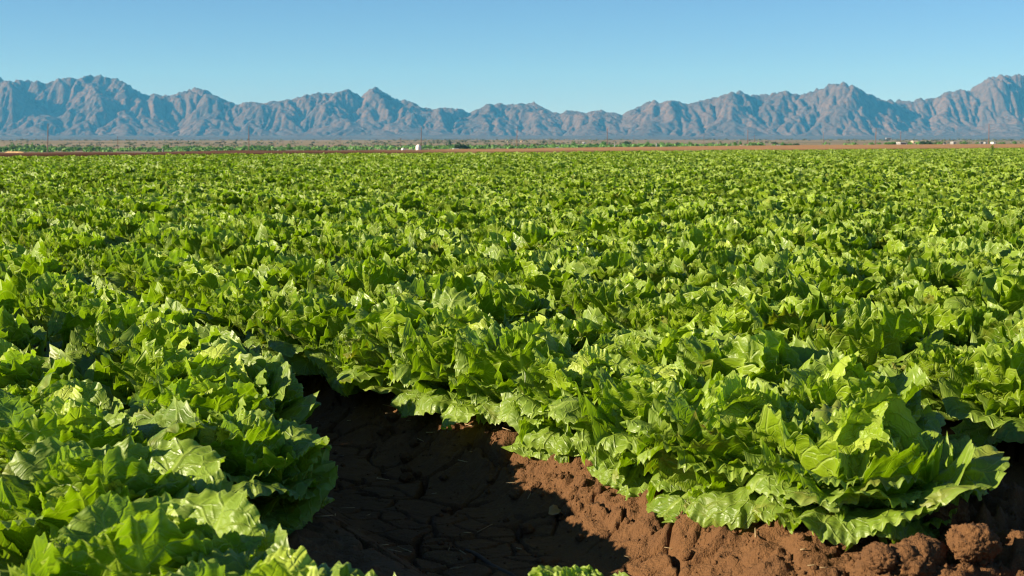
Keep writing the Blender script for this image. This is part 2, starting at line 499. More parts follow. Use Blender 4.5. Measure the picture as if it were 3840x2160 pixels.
def soil_z(u, v):
    """fine soil of the patch in front of the camera"""
    u = np.asarray(u, float); v = np.asarray(v, float)
    wob = 0.03 * fbm(v * 1.3, u * 0.2, 71, 3)
    z = bed_z(u + wob)
    sh = sstep(1.62, 1.80, u) * sstep(2.7, 2.3, u)             # crumbly shoulder of the second bed
    sh = np.maximum(sh, sstep(1.10, 0.95, u))
    z = z + 0.012 * fbm(u * 4, v * 4, 72, 3)
    lump = np.abs(fbm(u * 9, v * 9, 73, 4)) ; lump2 = np.abs(fbm(u * 24, v * 24, 79, 3))
    z = z + sh * (0.060 * lump + 0.022 * lump2 - 0.015)
    z = z + (1 - sh) * 0.004 * fbm(u * 30, v * 30, 74, 3)
    # the bed's broken end at the lower right
    end = sstep(1.95, 2.12, u) * sstep(2.62, 2.30, v)
    z = z + end * (0.075 * lump + 0.05 * lump2 - 0.01)
    # mud cracks on the smooth floor and lower side
    wu = u + 0.05 * fbm(u * 5, v * 5, 75, 3); wv = v + 0.05 * fbm(u * 5 + 50, v * 5, 76, 3)
    for cell, wd, dep, sd in ((0.20, 0.0105, 0.065, 1), (0.105, 0.0050, 0.020, 2)):
        gx = np.floor(wu / cell / 0.8); gy = np.floor(wv / cell)
        best = np.full(u.shape, 9.0); bx = np.zeros_like(u); by = np.zeros_like(u)
        for i in (-1, 0, 1):
            for j in (-1, 0, 1):
                cx = (gx + i + 0.1 + 0.8 * _hash(gx + i, gy + j, 301 + sd)) * cell * 0.8
                cy = (gy + j + 0.1 + 0.8 * _hash(gx + i, gy + j, 401 + sd)) * cell
                d = np.hypot(wu - cx, wv - cy); m = d < best
                best = np.where(m, d, best); bx = np.where(m, cx, bx); by = np.where(m, cy, by)
        e = np.full(u.shape, 9.0)
        for i in (-2, -1, 0, 1, 2):
            for j in (-2, -1, 0, 1, 2):
                cx = (gx + i + 0.1 + 0.8 * _hash(gx + i, gy + j, 301 + sd)) * cell * 0.8
                cy = (gy + j + 0.1 + 0.8 * _hash(gx + i, gy + j, 401 + sd)) * cell
                ddx = cx - bx; ddy = cy - by; L = np.hypot(ddx, ddy)
                ok = L > 1e-6
                d = np.where(ok, ((bx + cx) / 2 - wu) * ddx / np.maximum(L, 1e-6) + ((by + cy) / 2 - wv) * ddy / np.maximum(L, 1e-6), 9.0)
                e = np.minimum(e, d)
        keep = sstep(0.30, 0.55, vnoise(u * 6 + 3, v * 6, 77 + sd))
        width = wd * (0.4 + 1.2 * vnoise(u * 9, v * 9, 90 + sd)) * keep
        crk = sstep(1.0, 0.2, e / np.maximum(width, 1e-4)) * keep
        rng = sstep(1.02, 1.12, u) * sstep(1.86, 1.70, u)
        z = z - dep * crk * rng
    return z

def make_patch():
    u0, u1, v0, v1 = PATCH
    us = np.concatenate([np.arange(u0, 1.0, 0.025), np.arange(1.0, 1.86, 0.0050), np.arange(1.86, 2.62, 0.009), np.arange(2.62, u1, 0.03)])
    vsr = np.concatenate([np.arange(v0, 1.5, 0.03), np.arange(1.5, 3.6, 0.0048), np.arange(3.6, 5.0, 0.009), np.arange(5.0, v1, 0.03)])
    U, Vv = np.meshgrid(us, vsr)
    Z = soil_z(U, Vv)
    rim = np.minimum(np.minimum(U - u0, u1 - U), np.minimum(Vv - v0, v1 - Vv))
    Z = Z - 0.03 * sstep(0.15, 0.0, rim)
    X, Y = xy_of(U, Vv)
    nr, nc = X.shape
    idx = np.arange(nr * nc).reshape(nr, nc)
    F = np.stack([idx[:-1, :-1], idx[:-1, 1:], idx[1:, 1:], idx[1:, :-1]], -1).reshape(-1, 4)
    me = mesh_np("field_soil", np.stack([X, Y, Z], -1).reshape(-1, 3), F, M_SOIL)
    return tag(obj("field_soil", me), kind="structure")
make_patch()

# ------------------------------------------------------------------ mountains
SIL = [(0,292),(20,300),(60,302),(110,300),(150,306),(175,312),(215,296),(245,290),(300,293),(330,284),(352,279),(395,288),(440,294),(475,312),(510,336),(550,357),(580,351),(625,359),(665,350),(700,338),(735,327),(765,335),(800,352),(850,377),(895,391),(915,382),(945,382),(985,386),(1025,379),(1085,373),(1140,358),(1190,347),(1240,349),(1270,345),(1300,331),(1350,359),(1400,325),(1440,341),(1475,368),(1500,373),(1540,379),(1580,400),(1620,411),(1655,401),(1690,407),(1720,404),(1755,422),(1790,409),(1830,390),(1870,387),(1900,392),(1930,389),(1975,388),(2005,382),(2035,402),(2075,420),(2105,424),(2130,413),(2165,416),(2190,424),(2245,411),(2275,419),(2305,422),(2330,430),(2370,409),(2420,388),(2440,372),(2475,387),(2510,374),(2545,380),(2580,390),(2625,377),(2680,365),(2730,350),(2765,340),(2800,352),(2850,356),(2890,350),(2945,340),(2975,350),(3010,353),(3060,336),(3100,321),(3145,308),(3200,319),(3235,339),(3280,362),(3320,376),(3360,374),(3410,380),(3460,367),(3500,370),(3545,345),(3595,337),(3640,335),(3680,305),(3710,290),(3755,279),(3790,284),(3840,275),(3960,268),(4200,300),(4600,350),(5200,420)]
SIL = [(-1400, 400), (-800, 330), (-300, 300)] + SIL
def sil_tan(az):
    px = np.array([p[0] for p in SIL], float); py = np.array([p[1] for p in SIL], float)
    # az here is X/Y; tan of elevation over the ground track at unit Y
    e = []
    for x, y in zip(px, py):
        d = ray(x, y); e.append((d.x / d.y, d.z / d.y))
    e = np.array(e)
    return np.interp(az, e[:, 0], e[:, 1])

def make_mountains():
    nx, ny, dx = 760, 160, 10.0
    X0, Y0 = -nx * dx / 2, 6000.0
    xs = X0 + np.arange(nx) * dx; ys = Y0 + np.arange(ny) * dx
    X, Y = np.meshgrid(xs, ys)
    tgt = sil_tan(X / Y) * 6900
    crest = 6950 + 240 * fbm(X / 1500., Y * 0 + 3.3, 61, 3)
    prof = np.exp(-((Y - crest) / np.where(Y < crest, 400., 210.)) ** 2)
    prof = prof * (1 + 0.9 * fbm(X / 420., Y / 420., 62, 4))
    U = np.clip(prof, 0.0, None) * (tgt / 250.0)
    U[0, :] = 0; U[-1, :] = 0
    z = (40 * prof + 25 * fbm(X / 260., Y / 260., 63, 5) + 25).ravel() * 0.6
    N = nx * ny
    ii = np.arange(N); row = ii // nx; col = ii % nx
    base = (row == 0) | (row == ny - 1)
    z[base] = 0
    offs = [(1, 0, 1.), (-1, 0, 1.), (0, 1, 1.), (0, -1, 1.), (1, 1, 1.414), (1, -1, 1.414), (-1, 1, 1.414), (-1, -1, 1.414)]
    Uf = U.ravel() * 6.0
    K = 0.0085; m = 0.47
    for it in range(42):
        z = np.where(base, 0.0, z + Uf)
        Zg = z.reshape(ny, nx)
        bs = np.zeros(N); rec = ii.copy(); rl = np.full(N, dx)
        P = np.pad(Zg, 1, mode='constant', constant_values=1e9)
        for oy, ox, w in offs:
            nb = P[1 + oy:1 + oy + ny, 1 + ox:1 + ox + nx]
            sl = ((Zg - nb) / (w * dx)).ravel()
            k = sl > bs
            bs = np.where(k, sl, bs); rec = np.where(k, ii + oy * nx + ox, rec); rl = np.where(k, w * dx, rl)
        order = np.argsort(-z)
        A = [dx * dx] * N; rc = rec.tolist(); od = order.tolist()
        for i in od:
            j = rc[i]
            if j != i: A[j] += A[i]
        Fk = (K * np.power(np.array(A), m) * 6.0 / rl).tolist()
        zl = z.tolist()
        for i in reversed(od):
            j = rc[i]
            if j != i:
                f = Fk[i]; zl[i] = (zl[i] + f * zl[j]) / (1 + f)
        z = np.array(zl)
        Zg = z.reshape(ny, nx)
        # hillslope creep
        lap = np.zeros_like(Zg)
        lap[1:-1, 1:-1] = Zg[:-2, 1:-1] + Zg[2:, 1:-1] + Zg[1:-1, :-2] + Zg[1:-1, 2:] - 4 * Zg[1:-1, 1:-1]
        z = (Zg + 0.0015 * lap).ravel(); z[base] = 0
    Zg = z.reshape(ny, nx)
    # finer sheet
    k = 1.8
    fx = np.linspace(0, nx - 1.001, int(nx * k)); fy = np.linspace(0, ny - 1.001, int(ny * k))
    gx, gy = np.meshgrid(fx, fy)
    wx = gx + 0.5 * fbm(gx * .5, gy * .5, 64, 3); wy = gy + 0.5 * fbm(gx * .5 + 40, gy * .5, 65, 3)
    wx = np.clip(wx, 0, nx - 1.001); wy = np.clip(wy, 0, ny - 1.001)
    ix = wx.astype(int); iy = wy.astype(int); tx = wx - ix; ty = wy - iy
    Zf = (Zg[iy, ix] * (1 - tx) + Zg[iy, ix + 1] * tx) * (1 - ty) + (Zg[iy + 1, ix] * (1 - tx) + Zg[iy + 1, ix + 1] * tx) * ty
    Xf = X0 + gx * dx; Yf = Y0 + gy * dx
    Zf = Zf * (1 + 0.075 * fbm(Xf / 40., Yf / 40., 66, 5) + 0.05 * np.abs(fbm(Xf / 22., Yf / 22., 68, 3)))
    az = Xf / Yf
    bins = np.linspace(-0.62, 0.62, 900); bi = np.clip(np.digitize(az, bins), 0, 900)
    for rep in range(2):
        mx = np.zeros(901)
        np.maximum.at(mx, bi.ravel(), ((Zf - CAM_H) / Yf).ravel())
        mx = np.maximum(mx, 1e-3)
        ctr = np.concatenate([[bins[0]], (bins[:-1] + bins[1:]) / 2, [bins[-1]]])
        f = sil_tan(ctr) / mx
        f = np.convolve(np.pad(f, 4, mode='edge'), np.ones(9) / 9 if rep == 0 else np.array([0, 0, .2, .2, .2, .2, .2, 0, 0]), 'valid')
        Zf = Zf * np.interp(az, ctr, np.clip(f, 0.2, 6))
    fan = 0.5 + 0.0155 * np.maximum(Yf - 4700, 0) + 5 * fbm(Xf / 300., Yf / 300., 67, 3) * sstep(5750, 6200, Yf)
    d = Zf - fan; w = 8.0
    fm = sstep(6, -6, d)
    Zm = np.where(d > w, Zf, np.where(d < -w, fan, fan + (d + w) ** 2 / (4 * w)))
    back = sstep(7350, 7550, Yf)
    Zm = Zm * (1 - back) + np.minimum(Zm, 20) * back
    # front skirt down to the plain
    skY = np.array([4350., 4600., 5000., 5600.])
    Xs = np.repeat(Xf[:1], 4, 0); Ys = np.repeat(skY[:, None], Xs.shape[1], 1)
    Zs = np.array([-4.0, 0.6, 1.5, 4.0])[:, None] + (fan[0:1] * np.array([0, .05, .3, .75])[:, None])
    Xa = np.concatenate([Xs, Xf]); Ya = np.concatenate([Ys, Yf]); Za = np.concatenate([Zs, Zm])
    fa = np.concatenate([np.ones_like(Zs), fm])
    nr, nc = Xa.shape
    idx = np.arange(nr * nc).reshape(nr, nc)
    F = np.stack([idx[:-1, :-1], idx[:-1, 1:], idx[1:, 1:], idx[1:, :-1]], -1).reshape(-1, 4)
    me = mesh_np("mountains", np.stack([Xa, Ya, Za], -1).reshape(-1, 3), F, M_ROCK, attrs={"fan": fa.ravel()})
    return tag(obj("mountains", me), kind="structure")
make_mountains()

# ------------------------------------------------------------------ haze
def make_haze():
    mb = MB()
    mb.box((0, 0, 250), (21000, 21000, 520))
    m, nt, out = new_mat("desert_air"); g = NT(nt)
    v = g.n("ShaderNodeVolumePrincipled")
    v.inputs['Color'].default_value = (0.10, 0.53, 1.0, 1)
    v.inputs['Absorption Color'].default_value = (0.8, 0.8, 0.8, 1)
    v.inputs['Density'].default_value = 0.8e-4
    v.inputs['Anisotropy'].default_value = 0.0
    g.l(v.outputs[0], out.inputs['Volume'])
    o = obj("haze", mb.mesh("haze", m)); o.location = (0, 0, 0)
    return tag(o, kind="stuff")
make_haze()

# ------------------------------------------------------------------ lettuce leaves
def leaf(rng, L, W, a0, a1, cup, ruff, tooth, nu, nv, r0=0.015, z0=0.01, az=0.0, tone=0.5, twist=0.0, bow=1.3, frill=1.0):
    # the blade fans out from its base like a shell: rays of constant v, arcs of constant u
    sq = np.linspace(0, 1, nu + 1)
    u = (1 - (1 - sq) ** 1.45)[:, None] * np.ones((1, nv + 1))
    v = np.ones((nu + 1, 1)) * np.linspace(-1, 1, nv + 1)[None, :]
    ph = rng.uniform(0, 6.28, 12)
    psi = v * 1.32 + 0.05 * np.sin(4 * v + ph[9])
    rad = np.cos(psi * 0.74) ** 0.55 * (1 + 0.05 * np.sin(2.2 * psi + ph[10]) + 0.03 * np.sin(5.1 * psi + ph[11]))
    e = np.minimum(1 - u, (1.02 - np.abs(v)) * 1.1 * u + 0.02)
    grow = sstep(0.20, 0.65, u)
    env = 0.70 + 0.28 * np.sin(2.3 * psi + ph[6]) + 0.22 * np.sin(5.3 * psi + ph[8])
    n1, n2, n3 = rng.uniform(7.5, 10.5), rng.uniform(30, 38), rng.uniform(62, 74)
    wob = 0.6 * np.sin(3.3 * psi + ph[4]) + 0.5 * np.sin(7.1 * psi + ph[5])
    c1 = np.sin(n1 * psi + wob + ph[0]); c2 = np.sin(n2 * psi + 2 * wob + ph[1]); c3 = np.sin(n3 * psi + 3.5 * wob + ph[2])
    fine = 1.0 if nv > 50 else 0.5 if nv > 24 else 0.0
    # scalloped, toothed outline
    te = np.exp(-e / 0.075) * grow
    tri = 1 - 2 * np.abs(((n3 * 0.62 * psi + 3 * wob + ph[3]) / 6.283) % 1.0 - 0.5) * 2
    rr = u * rad * (1 + te * 0.7 * tooth * (0.13 * c1 + 0.07 * c2 * env + 0.05 * c3 * fine + 0.02 * tri * fine))
    x = rr * np.sin(psi) * W * 1.42 + 0.10 * W * v * (1 - u) * np.minimum(u * 8, 1)
    y = L * rr * np.cos(psi) + 0.06 * L * u
    # the margin gathers into ruffles, deepest at the very edge
    r2 = np.sign(c2) * np.abs(c2) ** 0.85
    nn = ruff * env * (np.exp(-e / 0.20) * 0.70 * c1 + np.exp(-e / 0.12) * 0.42 * frill * c2 + np.exp(-e / 0.05) * 0.22 * frill * c3 * fine) * grow
    nn = nn + ruff * 0.10 * grow * np.sin(4.0 * v * (1 + .25 * u) + ph[3] + 1.2 * u) * (0.4 + u)
    bx, by = rng.uniform(0, 90, 2)
    nn = nn + 0.013 * (vnoise(x * 42 + bx, y * 42 + by, 7) - .5) * grow + 0.016 * (vnoise(x * 15 + bx, y * 15 + by, 8) - .5) * grow
    curl = np.exp(-e / 0.10) * grow * (0.5 + 0.5 * np.sin(2.9 * psi + ph[7]))
    nn = nn - curl * 0.034 * (0.5 + 0.5 * env + 0.3 * c2) * W / 0.14          # crests roll back over
    nn = nn + cup * W * (x / W) ** 2 * sstep(0.0, 0.5, u)
    # bend along a curved midrib
    q = np.linspace(0, 1.5, 160)
    al = a0 + (a1 - a0) * np.clip(q, 0, 1.2) ** bow
    dq = (q[1] - q[0]) * L
    px = np.concatenate([[0], np.cumsum(np.cos(al[:-1]) * dq)]); pz = np.concatenate([[0], np.cumsum(np.sin(al[:-1]) * dq)])
    t = np.clip(y / L, 0, 1.5)
    A = np.interp(t, q, al); cx = np.interp(t, q, px); cz = np.interp(t, q, pz)
    tw = twist * u
    xx = x * np.cos(tw) - nn * np.sin(tw) * 0.6; nn = nn + x * np.sin(tw)
    rad = r0 + cx - nn * np.sin(A); zz = z0 + cz + nn * np.cos(A)
    X = rad * math.cos(az) - xx * math.sin(az); Y = rad * math.sin(az) + xx * math.cos(az)
    V = np.stack([X, Y, zz], -1).reshape(-1, 3)
    idx = np.arange((nu + 1) * (nv + 1)).reshape(nu + 1, nv + 1)
    F = np.stack([idx[:-1, :-1], idx[:-1, 1:], idx[1:, 1:], idx[1:, :-1]], -1).reshape(-1, 4)
    UV = np.stack([v * .5 + .5, u], -1).reshape(-1, 2)
    return V, F, UV, np.full(len(V), tone)

def floor_clip(V, zmin):
    z = V[:, 2]; d = z - (zmin + 0.05)
    V[:, 2] = np.where(d < 0, zmin + 0.05 + 0.05 * np.tanh(d / 0.09), z)
    return V

def join(parts):
    Vs, Fs, Us, Ts = [], [], [], []; b = 0
    for V, F, UV, T in parts:
        Vs.append(V); Fs.append(F + b); Us.append(UV); Ts.append(T); b += len(V)
    return np.concatenate(Vs), np.concatenate(Fs), np.concatenate(Us), np.concatenate(Ts)

def lettuce_leaves(seed, nu, nv, full=True, size=1.0, droop=-0.02, opn=0.0, frill=1.0):
    """returns (heart leaves, wrapper leaves, outer leaves), each a list of leaf arrays"""
    rng = np.random.default_rng(seed)
    D = math.radians
    heart, wrap, outer = [], [], []
    more = 2 if frill > 1.6 else 1 if frill > 1.3 else 0      # plants seen from afar show their many curled tips
    def ring(dst, n, L, W, a0, a1, cup, ruff, tooth, tone, jit, r0=0.015, z0=0.01, bow=1.3, low=droop):
        off = rng.uniform(0, 6.28)
        for i in range(n):
            k = rng.uniform(0.86, 1.14)
            lf = leaf(rng, L * k * size, W * (1 - .32 * (frill - 1)) * rng.uniform(.88, 1.12) * size, D(a0 + rng.uniform(-jit, jit)), D(a1 + rng.uniform(-2 * jit, 2 * jit)),
                      cup * rng.uniform(.6, 1.3), ruff * rng.uniform(.75, 1.3) * size, tooth * rng.uniform(.7, 1.3), nu, nv, r0, z0,
                      off + 6.283 * (i + rng.uniform(-.28, .28)) / n, float(np.clip(tone + rng.uniform(-.16, .16), 0, 1)), rng.uniform(-.35, .35), bow, frill)
            if dst is not heart: floor_clip(lf[0], low)
            dst.append(lf)
    ring(heart, 6 if full else 3, 0.215, 0.105, 62, 165, 0.55, 0.013, 0.30, 0.93, 6, 0.03, 0.055, 1.15)
    if full: ring(heart, 4, 0.195, 0.100, 75, 190, 0.6, 0.014, 0.32, 1.0, 8, 0.025, 0.055, 1.2)
    ring(wrap, (5 if full else 4) + more, 0.225, 0.150, 72 - opn * .6, 98 - opn * 1.3, 0.50, 0.023, 0.34, 0.62, 6, 0.025, 0.015)
    ring(wrap, (6 if full else 4) + more, 0.250, 0.170, 60 - opn * .5, 60 - opn, 0.36, 0.027, 0.34, 0.48, 7, 0.02, 0.015)
    ring(outer, (6 if full else 5) + more, 0.250, 0.175, 44, 8, 0.16, 0.027, 0.34, 0.42, 7, 0.02, 0.02)
    if full: ring(outer, 6, 0.225, 0.145, 30, -38, -0.10, 0.025, 0.34, 0.38, 13, 0.02, 0.03)
    return heart, wrap, outer

def leaf_mesh(name, parts):
    V, F, UV, T = join(parts)
    return mesh_np(name, V, F, M_LEAF, uv=UV, attrs={"tone": T})

# plant list in row coordinates ------------------------------------------------
rnd = random.Random(11)
FRONT = [  # u, v, scale, label : the plants along the bare furrow and the picture's lower edge
    (2.02, 2.24, 1.0, "big bright lettuce with pale yellow heart at the bed's end, above the dirt clods"),
    (1.96, 2.58, 1.0, "frilly glossy lettuce directly behind the big bright one at the bed's end"),
    (1.96, 2.92, 0.96, "lettuce with one broad ribbed leaf standing up beside the sunlit furrow bank"),
    (1.97, 3.25, 0.96, "lettuce overhanging the small sunlit patch of bank at the furrow's edge"),
    (1.96, 3.58, 1.0, "wide lettuce with broad dark veined leaves drooping over the shaded furrow"),
    (1.93, 3.93, 1.06, "large lettuce at the dark far end of the visible furrow, lower leaves trailing"),
    (1.90, 4.27, 1.08, "lettuce at the bed edge just past where the bare furrow disappears under leaves"),
    (2.33, 2.66, 0.95, "lettuce shaded on one side behind the dirt clods in the lower right corner"),
    (2.32, 3.00, 1.0, "second-row lettuce behind the frilly glossy lettuce near the bed's end"),
    (2.32, 3.34, 1.0, "second-row lettuce behind the broad ribbed upright leaf"),
    (1.12, 1.90, 0.58, "small stunted lettuce alone in the gap at the bottom edge of the photo"),
    (0.88, 2.95, 0.92, "dark shaded lettuce at the corner where the furrow meets the near bed"),
    (0.92, 3.30, 0.96, "lettuce with a tall pointed leaf beside the narrow end of the bare furrow"),
    (1.04, 3.62, 1.1, "lettuce on the near bed beside the blackest part of the furrow"),
    (0.60, 1.83, 1.0, "blurred yellow-green lettuce at the bottom edge, beside the gap with the stunted lettuce"),
    (0.52, 2.15, 1.05, "lettuce with a tall horn-tipped leaf leaning towards the bare furrow"),
    (0.52, 2.58, 1.05, "dark lettuce with drooping fold-back leaf on the near bed"),
    (0.56, 3.00, 1.05, "lettuce on the near bed, second from the furrow, with blue-green shaded leaves"),
    (0.08, 1.97, 1.05, "blurred lettuce in the bottom left of the photo behind the nearest leaves"),
    (0.08, 2.42, 1.12, "backlit lettuce with glowing net-veined leaf at the left edge of the photo"),
    (-0.25, 1.75, 1.0, "dim lettuce touching the lower left corner of the photo"),
]
plants = []      # (u, v, scale, label)
def blocked(u, v):
    if u < 0.25 + 0.9 * (v < 1.2) and v < 1.45: return True
    return False
K0, K1 = -150, 60
far_pts = []
for k in range(-70, 260):
    c = bed_centre(k)
    for side in (-1, 1):
        u = c + side * ROW_HALF
        v = -60 + rnd.random() * 0.33
        while v < 170:
            v += 0.305 + rnd.uniform(-.045, .045)
            uu = u + rnd.uniform(-.035, .035)
            if k == 0 and side > 0: uu += 0.16 * float(sstep(3.6, 4.6, v))
            if k == 1 and side < 0: uu -= 0.16 * float(sstep(4.0, 5.0, v))
            X, Y = xy_of(uu, v)
            if Y < 1.0 or abs(X) > Y * 0.62 + 2.0: continue
            if edge_s(X, Y) > -0.9: continue
            if k in (0, 1) and v < (4.42 if (k == 1 and side < 0) else 3.5 if k == 1 else 3.82 if side > 0 else 3.02): continue
            if k == -1 and side > 0 and v < 2.6: continue
            if k == -1 and side < 0 and v < 1.9: continue
            if k < -1 and Y < 1.5: continue
            if k >= 2 and v < 1.2 : continue
            if rnd.random() < 0.025: continue
            far_pts.append((uu, v, X, Y))
far_pts = np.array(far_pts)
# how large a plant shows: nearest first, inside the picture only
infr = (np.abs(far_pts[:, 2]) < far_pts[:, 3] * 0.36 + 0.3) & (far_pts[:, 3] > 1.6)
order = np.lexsort((far_pts[:, 3], ~infr))
n_single = 300 - len(FRONT)
single = far_pts[order[:n_single]]
rest = far_pts[order[n_single:]]

# detailed front plants: every outer and wrapper leaf its own part
def front_plant(i, u, v, sc, label):
    X, Y = xy_of(u, v)
    z = float(soil_z(np.array([u]), np.array([v]))[0])
    t = empty("lettuce", (X, Y, z - 0.006), 0.0)
    tag(t, label, "lettuce", "lettuce plants in the field")
    t.scale = (1, 1, 1.10 if u > 1.5 else 0.95)
    h, w, o = lettuce_leaves(500 + i, 24, 120, True, sc, -0.05, 48 if i == 0 else 30 if i in (1, 3, 14) else (6, 18)[i % 2])
    obj("heart", leaf_mesh("heart", h), t)
    for p in w: obj("wrapper_leaf", leaf_mesh("wrapper_leaf", [p]), t)
    for p in o: obj("outer_leaf", leaf_mesh("outer_leaf", [p]), t)
for i, (u, v, sc, lab) in enumerate(FRONT):
    front_plant(i, u, v, sc, lab)

variants = []
for s in range(9):
    h, w, o = lettuce_leaves(40 + s, 18, 54, True, 1.0, opn=(0, 6, 18)[s % 3], frill=1.5)
    variants.append((leaf_mesh("heart", h), leaf_mesh("wrapper_leaves", w), leaf_mesh("outer_leaves", o)))

protos = {}
def mid_label(u, v, X, Y):
    k = round((u - 0.78) / PITCH_BED) if u < 1.46 else 1 + round((u - 2.14) / PITCH_BED)
    if k >= 2: return "leafy green lettuce in the crowded beds beyond the bed bordering the bare furrow"
    if k == 1: return "leafy green lettuce in the bed bordering the bare furrow, beyond its front plants"
    if k == 0: return "leafy green lettuce further up the bed left of the bare furrow"
    return "leafy green lettuce in the crowded left beds beyond the blurred front plants"
for (u, v, X, Y) in single:
    kx = rnd.randrange(len(variants))
    if kx not in protos:
        t = empty("lettuce")
        for nm, me in zip(("heart", "wrapper_leaves", "outer_leaves"), variants[kx]):
            obj(nm, me, t)
        protos[kx] = t
    else:
        t = copy_tree(protos[kx])
    z = float(bed_z(np.array([u]))[0])
    sc = rnd.uniform(0.74, 1.06)
    t.location = (X, Y, z + 0.0); t.rotation_euler = (rnd.uniform(-.12, .12), rnd.uniform(-.12, .12), rnd.uniform(0, 6.28))
    t.scale = (sc, sc, sc * rnd.uniform(1.0, 1.22))
    tag(t, mid_label(u, v, X, Y), "lettuce", "lettuce plants in the field")

# the rest of the crop: one object; its own plants are repeated over its own points
def make_crop():
    Vs, Fs, Us, Ts, vid = [], [], [], [], []
    b = 0
    lods = [(10, 26, True)] * 4 + [(6, 18, True)] * 5
    for k, (nu, nv, full) in enumerate(lods):
        h, w, o = lettuce_leaves(900 + k, nu, nv, full, 1.0, frill=1.8)
        V, F, UV, T = join(h + w + o)
        Vs.append(V); Fs.append(F + b); Us.append(UV); Ts.append(T); vid.append(np.full(len(V), float(k))); b += len(V)
    P = rest
    rg = np.random.default_rng(5)
    n = len(P)
    z = bed_z(P[:, 0])
    d = np.hypot(P[:, 2], P[:, 3])
    pick = np.where(d < 26, rg.integers(0, 4, n), rg.integers(4, 9, n))
    pv = np.stack([P[:, 2], P[:, 3], z], -1)
    rot = np.stack([rg.uniform(-.14, .14, n), rg.uniform(-.14, .14, n), rg.uniform(0, 6.28, n)], -1)
    scl = rg.uniform(.66, 1.02, n)
    patch = 1 + 0.10 * fbm(P[:, 2] / 7., P[:, 3] / 7., 55, 2)
    scl = scl * patch
    scl = scl[:, None] * np.array([1, 1, 1.06]) * np.stack([np.ones(n), np.ones(n), rg.uniform(.9, 1.12, n)], -1)
    tot = b + n
    V = np.concatenate(Vs + [pv]); F = np.concatenate(Fs)
    UV = np.concatenate(Us + [np.zeros((n, 2))])
    at = {"tone": np.concatenate(Ts + [np.zeros(n)]), "vid": np.concatenate(vid + [np.full(n, 100.0)]),
          "pick": np.concatenate([np.zeros(b), pick]), "rot": np.concatenate([np.zeros((b, 3)), rot]), "scl": np.concatenate([np.ones((b, 3)), scl])}
    me = mesh_np("lettuce_crop", V, F, M_LEAF, uv=UV, attrs=at)
    o = obj("lettuce_crop", me)
    ng = bpy.data.node_groups.new("crop_spread", 'GeometryNodeTree')
    ng.interface.new_socket("Geometry", in_out='INPUT', socket_type='NodeSocketGeometry')
    ng.interface.new_socket("Geometry", in_out='OUTPUT', socket_type='NodeSocketGeometry')
    N = ng.nodes.new; Lk = ng.links.new
    gi, go = N('NodeGroupInput'), N('NodeGroupOutput')
    def attr(name, typ):
        a = N('GeometryNodeInputNamedAttribute'); a.data_type = typ; a.inputs['Name'].default_value = name
        return a.outputs[0]
    def cmp(val, op='EQUAL'):
        c = N('FunctionNodeCompare'); c.data_type = 'FLOAT'; c.operation = op
        Lk(attr("vid", 'FLOAT'), c.inputs[0]); c.inputs[1].default_value = val
        if op == 'EQUAL': c.inputs['Epsilon'].default_value = 0.1
        return c.outputs[0]
    g2i = N('GeometryNodeGeometryToInstance')
    for k in reversed(range(len(lods))):
        sg = N('GeometryNodeSeparateGeometry'); sg.domain = 'POINT'
        Lk(gi.outputs[0], sg.inputs[0]); Lk(cmp(float(k)), sg.inputs[1])
        Lk(sg.outputs[0], g2i.inputs[0])
    sp = N('GeometryNodeSeparateGeometry'); sp.domain = 'POINT'
    Lk(gi.outputs[0], sp.inputs[0]); Lk(cmp(50.0, 'GREATER_THAN'), sp.inputs[1])
    m2p = N('GeometryNodeMeshToPoints'); Lk(sp.outputs[0], m2p.inputs[0])
    iop = N('GeometryNodeInstanceOnPoints')
    Lk(m2p.outputs[0], iop.inputs['Points']); Lk(g2i.outputs[0], iop.inputs['Instance'])
    iop.inputs['Pick Instance'].default_value = True
    fi = N('FunctionNodeFloatToInt'); Lk(attr("pick", 'FLOAT'), fi.inputs[0]); Lk(fi.outputs[0], iop.inputs['Instance Index'])
    e2r = N('FunctionNodeEulerToRotation'); Lk(attr("rot", 'FLOAT_VECTOR'), e2r.inputs[0]); Lk(e2r.outputs[0], iop.inputs['Rotation'])
    Lk(attr("scl", 'FLOAT_VECTOR'), iop.inputs['Scale'])
    Lk(iop.outputs[0], go.inputs[0])
    md = o.modifiers.new("spread", 'NODES'); md.node_group = ng
    tag(o, "dense green lettuce crop stretching away to the far edge of the field", "lettuce crop", None, "stuff")
    print("crop plants:", n, "singles:", len(single))
make_crop()

# ------------------------------------------------------------------ things beyond the field
def ground_at(X, Y):
    return float(valley_z(np.array([X]), np.array([Y]), np.array([max(edge_s(X, Y), 0.0)]))[0])
PXM = 1.0 / FPX      # metres per native pixel at one metre

def foot(px, Y):
    X = at_y(px, 560, Y).x
    return X, Y, ground_at(X, Y)

